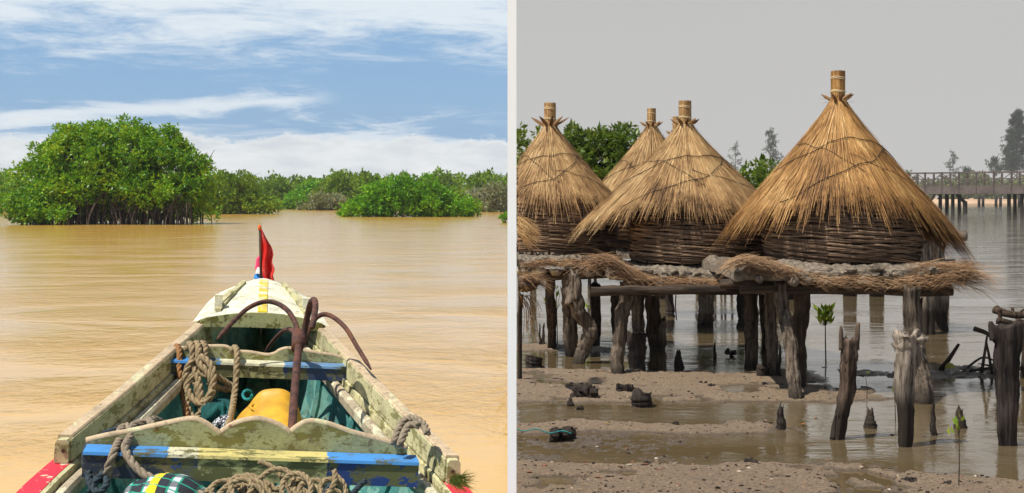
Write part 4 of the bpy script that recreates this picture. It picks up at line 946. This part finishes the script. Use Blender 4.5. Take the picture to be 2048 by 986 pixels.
post(hb, bB, [(1274, 668, 13.55), (1275, 700, 13.5), (1276, 738, 13.45)], [.10, .085, .088], 'postdark', 8, .03, .06)
post(hb, bB, [(1303, 590, 15.2), (1308, 640, 15.2), (1312, 700, 15.2)], [.07, .065, .055], 'postbrown', 9)
post(hb, bB, [(1502, 588, 13.7), (1503, 650, 13.7), (1503, 736, 13.58)], [.065, .062, .055], 'postgrey', 10)
post(hb, bB, [(1527, 590, 14.6), (1528, 640, 14.6), (1530, 681, 15.0)], [.05, .045, .04], 'postbrown', 11)
post(hb, bB, [(1232, 590, 15.0), (1232, 640, 15.0), (1234, 700, 15.1)], .05, 'postdark', 12)
# A
YA = 15.3
ha = hut(1100, YA, 2.50, 2.77, 1.13, rfun(.72, .78, .80, .0, .03, .02, 3), 1112, .70, 1.09, 1.66, 'thatched hut cut by the white pole, leftmost whole roof with dark spikes at its tuft', 'straw', 13000, 31, ears=1.5)
bA = ((1100-1024)/F*YA, YA, 0)
slab(ha, bA, (1000, 1250), 14.4, 16.2, 1.08, .10, 5)
fringe(ha, bA, [Vector(P(a, b, 14.35))-Vector(bA) for a, b in [(1036, 532), (1090, 524), (1150, 525), (1190, 530), (1225, 520)]], 1000, 'strawr', .20, 12, thick=.06)
logs(ha, bA, [((1034, 553, 14.5), (1215, 549, 14.5), .045), ((1034, 545, 15.8), (1240, 548, 15.8), .05)])
for k, (a, b, r) in enumerate([(1046, 541, .042), (1078, 542, .05), (1112, 544, .042), (1150, 543, .05), (1180, 547, .045), (1062, 546, .03), (1196, 546, .03)]):
    MB().add
    m_ = MB(); m_.add(*lump(tuple(Vector(P(a, b, 14.4))-Vector(bA)), (r*1.7, r, r*.9), 50+k, 10, 6, .2)); m_.make('edge_stone', 'stone', ha, True)
post(ha, bA, [(1101, 556, 14.9), (1101, 620, 14.9), (1103, 697, 15.3)], .048, 'postbrown', 13)
post(ha, bA, [(1144, 545, 14.4), (1139, 590, 14.4), (1140, 650, 14.5), (1146, 712, 14.6)], [.08, .078, .07, .06], 'postgrey', 14, .07, .2)
post(ha, bA, [(1190, 572, 15.9), (1190, 585, 16), (1193, 598, 22.95)][:2]+[(1190, 690, 15.7)], .05, 'postdark', 15)
# D, E behind
YD = 17.6
hd = hut(1303, YD, 2.62, 2.86, 1.18, rfun(.95, .95, .95, 0, 0, .02, 4), 1303, .7, 1.15, 1.6, 'thatched hut at the back between the trailing roof and the leftmost hut', 'straw', 8000, 41, simple_=True, ropes_=True)
bD = ((1303-1024)/F*YD, YD, 0); slab(hd, bD, (1230, 1400), 17.0, 18.6, 1.05, .1, 6, bumps=0)
logs(hd, bD, [((1195, 579, 17.2), (1440, 580, 17.2), .05)])
post(hd, bD, [(1412, 588, 17.9), (1412, 620, 17.9), (1410, 653, 18.0)], [.10, .095, .085], 'postgrey', 16, .04, .2)
post(hd, bD, [(1482, 588, 17.9), (1482, 620, 17.9), (1483, 655, 17.9)], [.05, .05, .07], 'postdark', 17)
YE = 19.5
he = hut(1353, YE, 2.60, 2.87, 1.18, rfun(.8, .8, .8, 0, 0, .02, 5), 1353, .6, 1.2, 1.7, 'hut farthest back, only its tied straw tip showing left of the trailing roof tuft', 'straw', 2500, 51, simple_=True, ropes_=False)
bE = ((1353-1024)/F*YE, YE, 0); slab(he, bE, (1300, 1420), 19.0, 20.2, 1.1, .1, 7, bumps=0); post(he, bE, [(1340, 560, 19.5), (1340, 620, 19.5), (1340, 633, 19.5)], .06, 'postdark', 18)
# F: the cropped near one at the pole: roof rim and platform corner
YF = 12.2; bx = XC; hf = thing('granary_hut', (.06, YF, 0), 'cropped hut at the white pole, only straw rim and dark platform corner showing', 'hut', 'thatched granary huts on stilts')
bF = (.06, YF, 0)
V = []; Fc = []
for i in range(420):
    s0 = Vector(P(1034+random.random()*8, random.uniform(428, 468), 12.0+random.random()*.3)); e = s0+Vector((random.uniform(.06, .20), random.uniform(-.1, .1), -random.uniform(.06, .17)))
    n_ = Vector((.4, 0, .6))*.003; b = len(V); V += [s0-n_-Vector(bF), s0+n_-Vector(bF), e+n_*.3-Vector(bF), e-n_*.3-Vector(bF)]; Fc.append((b, b+1, b+2, b+3))
link('thatch', V, Fc, 'straw', hf)
mb = MB(); mb.add(*lump(tuple(Vector(P(1052, 567, 11.9))-Vector(bF)), (.115, .3, .072), 77, 14, 9, .12)); mb.v = [(max(a, -.008), b, c) for a, b, c in mb.v]; mb.make('platform_corner', 'postbrown', hf, True)
fringe(hf, bF, [Vector(P(1036, 556, 11.7))-Vector(bF), Vector(P(1060, 553, 11.65))-Vector(bF), Vector(P(1080, 562, 11.7))-Vector(bF)], 420, 'strawr', .16, 22, thick=.05, spread=.5)
V = []; Fc = []
mb = MB()
for i in range(22):
    s0 = Vector(P(1037+random.random()*25, 590, 11.9)); e = s0+Vector((random.uniform(-.0, .14), random.uniform(-.05, .05), -random.uniform(.1, .42))); mb.tube([s0-Vector(bF), (s0+e)/2-Vector(bF)+Vector((.02, 0, .02)), e-Vector(bF)], .0025, 3)
mb.make('hanging_straws', 'straw', hf)
post(hf, bF, [(1042, 590, 12.4), (1040, 630, 12.5), (1039, 690, 15.7)][:2]+[(1040, 700, 12.6)], .02, 'postdark', 19)

# small landing stage behind the near hut
YS = 17; ls = thing('landing_stage', P(1870, 398, YS)[:2]+(0,), 'low plank platform on pale posts behind the right side of the nearest hut', 'platform'); bS = tuple(ls.location)
logs(ls, bS, [((1815, 478, 17), (1932, 474, 17), .06), ((1815, 470, 18), (1932, 468, 18), .05)], 'logend')
slab(ls, bS, (1820, 1905), 16.8, 18.2, 1.33, .07, 8, bumps=0)
post(ls, bS, [(1850, 482, 17), (1850, 560, 17), (1850, 668, 17)], .10, 'postpale', 20); post(ls, bS, [(1875, 482, 17.6), (1878, 560, 17.6), (1880, 655, 17.6)], .085, 'postpale', 21)
for k, (a, yb) in enumerate([(1330, 597), (1545, 600), (1590, 598), (1700, 592), (1753, 593), (1820, 596), (1850, 597), (1884, 598)]):
    t = thing('distant_post', G(a, yb), 'broad dark post far out in the lagoon, '+['left of the hanging cord', 'behind the pair of middle stilts', 'just right of the slanting stilt', 'in open water above the seedling', 'right one of two under the near platform', 'left of the near right stilt', 'right of the near right stilt', 'below the right end of the log'][k], 'post', 'posts of far stagings'); g = G(a, yb)
    MB().tube([(0, 0, -.1), (0, 0, .35), (0, 0, .62)], [.13, .12, .11], 9, .1).make('stump', 'postdark', t, True); MB().tube([(-.22, 0, .12+.5), (.22, 0, .13+.5)], .05, 7, .1).make('crossbar', 'postdark', t, True)

# ------------------------------------------------------------------ loose posts and stumps
def stump(pts, r, mat, label, seed, jag=.06, gn=.28, name='wooden_stump', flat=None, seg=22, extra=None, cat='stump', grp=None):
    f = P(*pts[-1]); base = (f[0], f[1], 0); t = thing(name, base, label, cat, grp); post(t, base, pts, r, mat, seed, jag, gn, 'shaft', seg, flat)
    if extra: extra(t, base)
    return t
def horns(items, mat):
    def f(t, base):
        for k, (pts, r) in enumerate(items):
            c = catmull([Vector(P(*p))-Vector(base) for p in pts], 4); MB().tube(c, [np.interp(i/(len(c)-1), np.linspace(0, 1, len(r)), r) for i in range(len(c))], 8, .22, seed=k).make('broken_prong', mat, t, True)
    return f
Y1 = G(0, 878)[1]; stump([(1699, 678, Y1), (1697, 740, Y1), (1688, 810, Y1), (1677, 878, Y1)], [.060, .056, .046, .044], 'stumpred', 'reddish-brown forked stump leaning right, standing in the pool', 101, .03, .26, seg=24,
      extra=horns([([(1683, 700, Y1), (1682, 672, Y1), (1682, 652, Y1)], [.020, .016, .008]), ([(1712, 700, Y1), (1714, 672, Y1), (1717, 645, Y1)], [.022, .020, .010]), ([(1665, 878, Y1-.02), (1668, 850, Y1), (1671, 828, Y1)], [.02, .015, .003])], 'stumpred'))
Y2 = G(0, 893)[1]; stump([(1820, 672, Y2), (1816, 712, Y2), (1810, 810, Y2), (1810, 893, Y2)], [.105, .082, .056, .044, .038], 'postpale', 'bleached silvery stump flaring like a fist at its top', 102, .03, .32, seg=26, flat=(.7, 1),
      extra=horns([([(1812, 760, Y2-.02), (1806, 700, Y2-.02), (1792, 675, Y2), (1790, 667, Y2)], [.02, .026, .024, .016]), ([(1816, 760, Y2), (1826, 705, Y2-.02), (1838, 680, Y2), (1846, 672, Y2+.02)], [.02, .028, .026, .012]),
                   ([(1816, 720, Y2-.03), (1824, 685, Y2-.02), (1832, 665, Y2), (1838, 659, Y2)], [.02, .026, .02, .010]), ([(1810, 740, Y2-.03), (1810, 695, Y2-.02), (1805, 675, Y2), (1800, 668, Y2)], [.02, .026, .02, .01])], 'postpale'))
Y3 = G(0, 891)[1]; stump([(2012, 650, Y3), (2013, 720, Y3), (2016, 800, Y3), (2016, 891, Y3)], [.108, .084, .070, .068], 'stumpblack', 'tall flat charcoal-dark post at the right edge, horned at its left corner', 103, .03, .16, seg=26, flat=(.42, 1),
      extra=horns([([(1988, 680, Y3), (1983, 655, Y3), (1981, 643, Y3)], [.03, .022, .012]), ([(2036, 680, Y3), (2040, 660, Y3), (2044, 648, Y3)], [.02, .015, .006])], 'stumpblack'))
stump([(1148, 548, 13.9), (1150, 590, 13.9), (1158, 625, 13.9), (1180, 650, 13.95), (1181, 670, 13.95), (1168, 700, 14.0), (1158, 727, 13.95)], [.05, .075, .075, .072, .075, .062, .068], 'postgrey', 'crooked grey trunk bent like an elbow, left of the shore', 104, .05, .18, name='crooked_post', cat='post', grp=None,
      extra=horns([([(1152, 600, 13.85), (1155, 570, 13.85), (1157, 549, 13.88)], [.045, .035, .008]), ([(1140, 610, 13.85), (1142, 580, 13.88), (1146, 560, 13.9)], [.05, .04, .012])], 'postgrey'))
stump([(1325, 640, 15.2), (1320, 665, 15.2), (1317, 700, 15.2)], [.035, .07, .05], 'postgrey', 'short pointed grey stake with a side spur in the water behind the hollow dark stilt', 105, .06, .2,
      extra=horns([([(1316, 680, 15.15), (1306, 672, 15.1), (1299, 676, 15.05)], [.03, .022, .008])], 'postgrey'))
for k, (px, py0, py1, r, mat, lab) in enumerate([
    (1563, 814, 858, .045, 'postdark', 'small pointed dark stump at the right end of the pool ridge'), (1867, 806, 870, .032, 'postdark', 'slim dark spike just right of the bleached flaring stump'),
    (1740, 824, 855, .055, 'postbrown', 'stubby brown stump between the reddish stump and the bleached one'), (1920, 818, 855, .05, 'postbrown', 'stubby brown stump behind the front seedling'),
    (1069, 713, 735, .11, 'postdark', 'broad low black stump near the white pole'), (1357, 704, 733, .055, 'postdark', 'small black cone-shaped stump in the water under the middle hut'),
    (1287, 788, 812, .105, 'postdark', 'low black cluster stump with jagged teeth on the sand below the middle hut'), (1430, 685, 716, .02, 'postdark', 'thin short black stake in the water between the huts'),
    (1088, 648, 692, .024, 'postdark', 'left one of two thin black stakes near the white pole'), (1085-13+8, 650, 692, .018, 'postdark', 'tiny black stake touching the pair near the white pole'),
    (1142, 798, 812, .04, 'postdark', 'tiny black spike at the edge of the pool near the white pole'), (1560, 690, 755, .022, 'postdark', 'thin black stake between the slanting stilt and its neighbour'),
    (1525, 735, 756, .06, 'postdark', 'low black lump of wood at the foot of the middle stilts')]):
    Yk = G(0, py1)[1]; stump([(px, py0, Yk), (px-1, (py0+py1)/2, Yk), (px, py1, Yk)], [r*.35 if r < .06 else r*.8, r*.8, r], mat, lab, 200+k, .05, .3, grp='small stumps', seg=9)
# oyster clumps / dark lumps
for k, (px, py, s_, lab) in enumerate([(1168, 797, .16, 'largest black oyster clump on the sand below the leftmost hut'), (1250, 787, .11, 'flat black oyster clump left of the toothed stump'), (1425, 775, .06, 'small dark clump on the sand below the middle hut'),
    (1460, 712, .10, 'dark clump standing in the water between the huts'), (1405, 770, .06, 'pair of dark lumps on the sand under the middle hut'), (1503, 930, .07, 'dark weed clump on the front sand'), (1293, 935, .06, 'spiky dark weed clump on the front sand nearer the white pole'),
    (1120, 880, .16, 'dark mound by the white pole'), (1160, 820, .05, 'little dark lump in the pool by the white pole'), (1820, 968, .07, 'dark clump on the front sand beside the seedling'), (1695, 720, .0, ''), (1895, 972, .05, 'small dark stick-like lump on the front sand, right of the seedling'),
    (1350, 852, .05, 'flat dark shell lump on the pool ridge')]):
    if s_ == 0: continue
    g = G(px, py); mb = MB()
    for j in range(14):
        r = s_*random.uniform(.12, .3); mb.add(*lump((random.uniform(-.5, .5)*s_, random.uniform(-.5, .5)*s_, r*.5+random.uniform(0, .35)*s_*(1 if s_ > .09 else .5)), (r, r, r*random.uniform(.6, 1.4)), k*50+j, 6, 4, .45))
    o = mb.make('oyster_clump', 'postdark', None); o.location = (g[0], g[1], 0.005); tag(o, lab, 'oyster clump', 'dark clumps on the sand')
# seedlings
def seedling(px, pyb, pyt, lab, leaves=14, lf=.07, st=.006, Yo=None, crown=.35):
    Yk = Yo or G(0, pyb)[1]; b = G(px, pyb) if Yo is None else P(px, pyb, Yo); top = P(px+random.uniform(-4, 2), pyt, Yk); h = top[2]-b[2]
    t = thing('mangrove_seedling', b, lab, 'seedling', 'mangrove seedlings'); c = catmull([(0, 0, -.05), (random.uniform(-.01, .01), 0, h*.4), (top[0]-b[0], 0, h*.85)], 5)
    MB().tube(c, list(np.linspace(st, st*.6, len(c))), 6).make('stem', 'postbrown', t, True)
    pts = []; o_ = []
    for i in range(leaves):
        a = random.random()*2*PI; q = random.random(); r = .015+crown*h*.25*random.random(); z = h*(1-crown)+h*crown*.75*q; pts.append((top[0]-b[0]+math.cos(a)*r, math.sin(a)*r*.8, z)); o_.append((math.cos(a)*.4, math.sin(a)*.3, 1.0))
    V, Fc = leaf_mesh(np.array(pts), np.array(o_), lf, 2, .36, .35); link('leaves', V, Fc, 'leafseed', t)
    mb = MB()
    for p in pts[::2]: mb.tube([(top[0]-b[0], 0, h*(1-crown)), p], [st*.5, st*.3], 4)
    mb.make('twigs', 'postbrown', t)
seedling(1652, 726, 612, 'tallest mangrove seedling with a round leafy head, in the water right of the stilts', 44, .088, .008, crown=.34)
seedling(1917, 978, 815, 'front seedling on a thin stem in the sand, few upright leaves', 5, .05, .004, crown=.35)
seedling(1733, 800, 745, 'bare thin seedling right of the reddish stump', 2, .03, .004, crown=.1)
seedling(1791, 842, 778, 'thin seedling with two tiny leaves left of the bleached stump', 3, .035, .004, crown=.12)
seedling(1115, 692, 562, 'slim seedling with large leaves beside the leftmost stilts', 13, .085, .007, crown=.55)
seedling(1175, 670, 600, 'small leaf sprig behind the crooked grey trunk', 4, .07, .005, crown=.3)
# driftwood heap on the right
t = thing('driftwood_heap', G(1990, 752), 'tangled heap of dead branches and roots behind the charcoal post at the right edge', 'driftwood'); b0 = Vector(t.location); Yd = b0.y
for (pts, r) in [([(1948, 658, Yd), (1975, 668, Yd), (1995, 690, Yd+.1)], .022), ([(1990, 620, Yd+.1), (2010, 628, Yd), (2048, 632, Yd), (2090, 625, Yd)], .035), ([(1995, 640, Yd), (2030, 648, Yd), (2080, 650, Yd)], .028),
    ([(2036, 640, Yd+.1), (2030, 700, Yd), (2022, 752, Yd)], .022), ([(2046, 640, Yd), (2050, 700, Yd), (2044, 755, Yd)], .03), ([(1963, 745, Yd), (1970, 700, Yd), (1974, 672, Yd)], .014), ([(1985, 748, Yd), (1978, 710, Yd), (1972, 680, Yd)], .014),
    ([(1940, 742, Yd-.1), (1990, 736, Yd), (2060, 738, Yd)], .012), ([(1935, 735, Yd), (1965, 715, Yd), (1990, 722, Yd)], .010), ([(2060, 620, Yd), (2075, 690, Yd), (2080, 755, Yd)], .03), ([(1998, 618, Yd), (2002, 640, Yd), (2020, 668, Yd)], .018), ([(2025, 615, Yd), (2030, 630, Yd), (2060, 610, Yd)], .012), ([(1992, 748, Yd), (1996, 700, Yd), (1990, 650, Yd)], .016), ([(2035, 660, Yd), (2060, 690, Yd), (2070, 740, Yd)], .02)]:
    c = catmull([Vector(P(*p))-b0 for p in pts], 5); MB().tube(c, [r*1.15*(1.1-.5*i/len(c)) for i in range(len(c))], 7, .2).make('branch', 'postbrown', t, True)
r_w = random.Random(12)
for k in range(16):
    a_ = (r_w.uniform(1992, 2060), r_w.uniform(630, 745)); an_ = r_w.uniform(-1.2, 1.2); l_ = r_w.uniform(18, 60)
    p0 = Vector(P(a_[0], a_[1], Yd+r_w.uniform(-.25, .25)))-b0; p1 = Vector(P(a_[0]+l_*math.sin(an_), min(750, a_[1]-l_*math.cos(an_)*.7+20), Yd+r_w.uniform(-.3, .3)))-b0
    MB().tube([p0, (p0+p1)/2+Vector((r_w.uniform(-.03, .03), 0, r_w.uniform(-.03, .03))), p1], [.016, .012, .005], 6, .2).make('branch', 'postbrown', t, True)
for (pts, r, lab) in [([(1880, 742, 13.35), (1896, 722, 13.35), (1918, 688, 13.3)], .026, 'thick dark stick poking up from the far shoal'), ([(1888, 745, 13.2), (1896, 735, 13.2), (1902, 730, 13.2)], .02, 'short dark stick at the foot of the thick one')]:
    b = Vector((P(*pts[0])[0], pts[0][2], 0)); mb = MB(); mb.tube([Vector(P(*p))-b for p in pts], [r, r*.8, r*.5], 7, .2); o = mb.make('driftwood_stick', 'postbrown', None, True); o.location = b; tag(o, lab, 'stick')
mb = MB()
for k in range(46):
    g = G(random.uniform(1890, 1995), random.uniform(738, 752)); r = random.uniform(.012, .035); mb.add(*lump((g[0], g[1], .01+r*.5), (r*1.3, r, r*.8), 900+k, 7, 5, .3))
tag(mb.make('shoal_shells', 'stone', None, True), 'pale shells and stones heaped on the far shoal', 'shells', None, 'stuff')
g = G(1900, 746); mb = MB(); mb.add(*lump((0, 0, .05), (.05, .05, .05), 5, 14, 9, .03)); o = mb.make('round_fruit', simple('yellow_green_rind', (.38, .33, .06)), None, True); o.location = g; tag(o, 'round yellowish-green fruit lying on the far shoal', 'fruit')
rope('net_cord', [[Vector(P(1033+i*11, 858+3*math.sin(i*1.3)+i*.8, 7.9+.0)) for i in range(11)]], .0035, 'ropeteal', 'thin teal cord lying on the sand by the white pole')
V = bpy.data.objects['net_cord']
rope('dark_cord', [[P(1352, 590, 13.1), P(1351, 610, 13.1), P(1353, 640, 13.1)]], .006, 'wire', 'short dark cord hanging from the platform of the middle hut')
# leaves fallen
for k, (px, py, s_, c_) in enumerate([(1605, 852, .07, (.55, .18, .05)), (1170, 935, .05, (.28, .05, .03)), (1215, 856, .06, (.45, .38, .06)), (1595, 788, .06, (.6, .33, .12)), (1655, 927, .05, (.35, .15, .06)), (1350, 938, .04, (.7, .6, .45)), (1318, 953, .05, (.3, .07, .04))]):
    g = G(px, py); V = [(-s_*.5, 0, .008), (0, -s_*.2, .014), (s_*.5, 0, .02), (0, s_*.2, .006)]; o = link('fallen_leaf', V, [(0, 1, 2, 3)], simple('fallen_leaf_%d' % k, c_, .6)); o.location = (g[0], g[1], max(0, float(sand_h(np.array([g[0]]), np.array([g[1]]))[0]))+.004)
    tag(o, ['orange curled leaf by the pointed dark stump', 'dark red leaf on the front sand near the white pole', 'yellow-green leaf on the pool ridge', 'orange scrap at the foot of the slanting stilt', 'brown leaf at the pool edge, middle of the front sand', 'pale shell-like leaf on the front sand', 'dark red leaf left of the spiky weed clump'][k], 'leaf', 'fallen leaves')

# ------------------------------------------------------------------ lagoon background
def lb(px0, px1, ytop, Yb, lab, sub, leaf=.13):
    w_ = px1-px0; n = max(2, int(w_/45)); bl = []
    r_ = random.Random(int(px0))
    for i in range(n):
        t_ = (i+.5)/n; top = ytop+r_.uniform(0, 16); cy = (top+430)/2; bl.append(pb(px0+w_*t_, cy, Yb+r_.uniform(-.3, .3), w_/n*.9, 55, (430-top)/2))
    b = P((px0+px1)/2, 0, Yb); bush('lagoon_mangrove', (b[0], Yb, 0), bl, sub, .17, 9, leaf, 'leaflagoon', lab, 'bush', 'mangroves behind the huts', 8, 'bark', .03, 6, RC, None, 0, .9, .40, .8)
lb(1010, 1085, 262, 27, 'leafy mangrove bush behind the left slope of the leftmost hut', 90)
lb(1110, 1275, 262, 27, 'wide glossy mangrove bush between the leftmost hut and the back hut', 230)
lb(1490, 1575, 325, 25, 'pale green mangrove twigs between the two right-hand huts', 60)
lb(1375, 1480, 372, 26, 'mangrove bush hidden behind the trailing roof', 60)
# footbridge
def bpnt(px, dz=0):
    Yb = 182-(px-1840)/208*9; return Vector(((px-1024)/F*Yb, Yb, dz))
br = thing('footbridge', tuple(bpnt(1950)), 'long dark timber footbridge with railings crossing the lagoon at the right', 'bridge'); bb = Vector(br.location)
A_ = bpnt(1640); B_ = bpnt(2180); zt = CH+(398-373)/F*176; zbm = CH+(398-388)/F*176; zr = CH+(398-345)/F*176
MB().beam(Vector((A_.x, A_.y, (zt+zbm)/2))-bb, Vector((B_.x, B_.y, (zt+zbm)/2))-bb, 3.0, zt-zbm, 30, .0).make('deck', 'bridge', br)
dirb = (B_-A_).normalized(); nrm = Vector((-dirb.y, dirb.x, 0))
for sgn in (-1, 1):
    off = nrm*1.45*sgn
    for zz, hh in ((zr, .16), (zt+(zr-zt)*.55, .10), (zt+.12, .10)):
        MB().beam(A_+off+Vector((0, 0, zz))-bb, B_+off+Vector((0, 0, zz))-bb, .10, hh).make('handrail', 'bridge', br)
    L_ = (B_-A_).length; n = int(L_/2.2)
    for i in range(n+1):
        p = A_.lerp(B_, i/n)+off; MB().beam(p+Vector((0, 0, zbm-.05))-bb, p+Vector((0, 0, zr+.1))-bb, .22, .22).make('rail_post', 'bridge', br)
        if i < n:
            q = A_.lerp(B_, (i+1)/n)+off; 
            MB().beam(p+Vector((0, 0, zt+.1))-bb, q+Vector((0, 0, zr-.1))-bb, .07, .09).make('rail_brace', 'bridge', br) if i % 2 else MB().beam(p+Vector((0, 0, zr-.1))-bb, q+Vector((0, 0, zt+.1))-bb, .07, .09).make('rail_brace', 'bridge', br)
for px in (1720, 1800, 1887, 1912, 2024, 2050, 2130):
    p = bpnt(px); 
    for sgn in (-1, 1):
        q = p+nrm*1.1*sgn-bb; MB().tube([q+Vector((0, 0, -.5)), q+Vector((0, 0, zbm))], .24, 8, .08).make('pile', 'bridgepile', br)
p = bpnt(1937)-bb-nrm*1.2; q = bpnt(1921)-bb-nrm*1.2; MB().beam(p+Vector((0, 0, 1.2)), q+Vector((0, 0, zbm)), .5, .35).make('brace', 'bridgepile', br); MB().tube([p+Vector((0, 0, -.5)), p+Vector((0, 0, 1.4))], .3, 8, .08).make('pile', 'bridgepile', br)
p = bpnt(1868)-bb-nrm*1.5; q = bpnt(1882)-bb-nrm*1.5; MB().beam(p+Vector((0, 0, 1.2)), q+Vector((0, 0, zbm+.3)), .3, .25).make('brace', 'logend', br)
# far jetty piles beyond the bridge
for k, px in enumerate((1895, 1958, 1966, 1992, 2001, 2038)):
    g = ((px-1024)/F*330, 330, 0); o = MB().tube([(0, 0, -.3), (0, 0, 2.6)], .35, 7).make('far_pile', 'bridgepile', None, True); o.location = g; tag(o, 'dark pile far beyond the bridge, '+['left of the bridge brace', 'left of the close middle pair', 'right of the close middle pair', 'left of the second close pair', 'right of the second close pair', 'near the right edge'][k], 'pile', 'far piles')
# far shore
mb = MB(); mb.add([(0, 560, -.2), (400, 560, -.2), (400, 575, 1.6), (0, 575, 1.6), (0, 1400, 3), (900, 1400, 3)], [(0, 1, 2, 3), (3, 2, 5, 4)])
M['beach'] = simple('far_beach', (.50, .33, .2), .9, .2, .05, .1); tag(mb.make('far_beach', 'beach'), 'pale orange beach on the far shore', None, None, 'structure')
bl = []
for i in range(60):
    px = random.uniform(1040, 2150); top = random.uniform(352, 368) if px > 1780 else random.uniform(375, 388); Yb = random.uniform(590, 640); x, y, z = P(px, top, Yb); bl.append((x, y, z*.5, random.uniform(6, 14), 8, z*.55))
pts, o_, _ = crown_pts(bl, 1200, 2.2, 9, 1.2); V, Fc = leaf_mesh(pts, o_, 1.6, 4, .5, clip=RC); tag(link('far_shore_wood', V, Fc, 'leaffargreen', origin=(150, 600, 0)), 'green scrub along the far shore behind the bridge', 'wood', None, 'stuff')
def casuarina(px, ytop, ybase, Yk, wpx, lab, n=24, dense=1.0, sub=12, leanp=0):
    s_ = Yk/F; b = (P(px, 0, Yk)[0], Yk, 0); z0 = CH+(398-ybase)*s_; z1 = CH+(398-ytop)*s_; t = thing('casuarina_tree', b, lab, 'tree', 'tall trees on the far shore'); h = z1
    MB().tube([(0, 0, 0), (leanp*s_*.4, 0, h*.5), (leanp*s_, 0, h*.97)], [.45, .3, .08], 6).make('trunk', 'bark', t)
    r_ = random.Random(int(px)); mbb = MB(); P_ = []; O_ = []
    for i in range(n):
        q = (i+.5)/n; z = z0+(z1-z0)*q; rad = wpx*s_/2*(1-q**1.5*.85)*r_.uniform(.5, 1.1); a = r_.random()*2*PI; e = Vector((math.cos(a)*rad, math.sin(a)*rad*.7, z+rad*.35)); st = Vector((leanp*s_*q, 0, z)); e.x += leanp*s_*q
        mbb.tube([st, (st+e)/2+Vector((0, 0, -.2)), e], [.12, .09, .04], 4)
        for j in range(int(sub*dense)):
            f = r_.uniform(.25, 1.05); p = st.lerp(e, f)+Vector((r_.gauss(0, .5), r_.gauss(0, .5), r_.gauss(0, .45)))*(s_*6); P_.append(tuple(p)); O_.append((math.cos(a), math.sin(a), .5))
    mbb.make('limbs', 'bark', t); V, Fc = leaf_mesh(np.array(P_), np.array(O_), 4.2*s_, 6, .25, .9); link('crown', V, Fc, 'leaffar', t)
casuarina(1540, 262, 350, 756, 52, 'tall tiered casuarina seen between the two right-hand huts', 26, 1.4, 12)
casuarina(1471, 288, 345, 780, 34, 'thin sparse tree left of the tiered casuarina', 12, .8, 10)
casuarina(2034, 224, 345, 732, 60, 'dense tall double-topped tree at the right edge beyond the bridge', 46, 3.2, 16)
casuarina(2022, 262, 345, 738, 48, 'shorter dense tree leaning on the double-topped one', 30, 2.6, 14)
casuarina(1906, 307, 348, 854, 26, 'faint thin tree above the bridge, left of the dense ones', 12, .9, 10)
casuarina(1990, 318, 348, 780, 44, 'low rounded tree above the bridge rail', 12, 2.2, 12)
casuarina(1935, 338, 350, 780, 26, 'tiny dark bush-like tree above the bridge rail', 6, 2, 12)
# air
HAZE = True
if HAZE:
    mb = MB(); mb.box((-420, -30, -1.2), (480, 900, 60)); hz = mb.make('haze', None); tag(hz, 'thin pale haze in the air', 'haze', None, 'stuff')
    m = bpy.data.materials.new('haze_air'); m.use_nodes = True; t = NT(m.node_tree); t.n.remove(t.n['Principled BSDF']); pv = t.new('ShaderNodeVolumePrincipled'); pv.inputs['Density'].default_value = .00020; pv.inputs['Color'].default_value = (.86, .86, .86, 1)
    t.l.new(pv.outputs[0], t.n['Material Output'].inputs['Volume']); hz.data.materials.append(m)
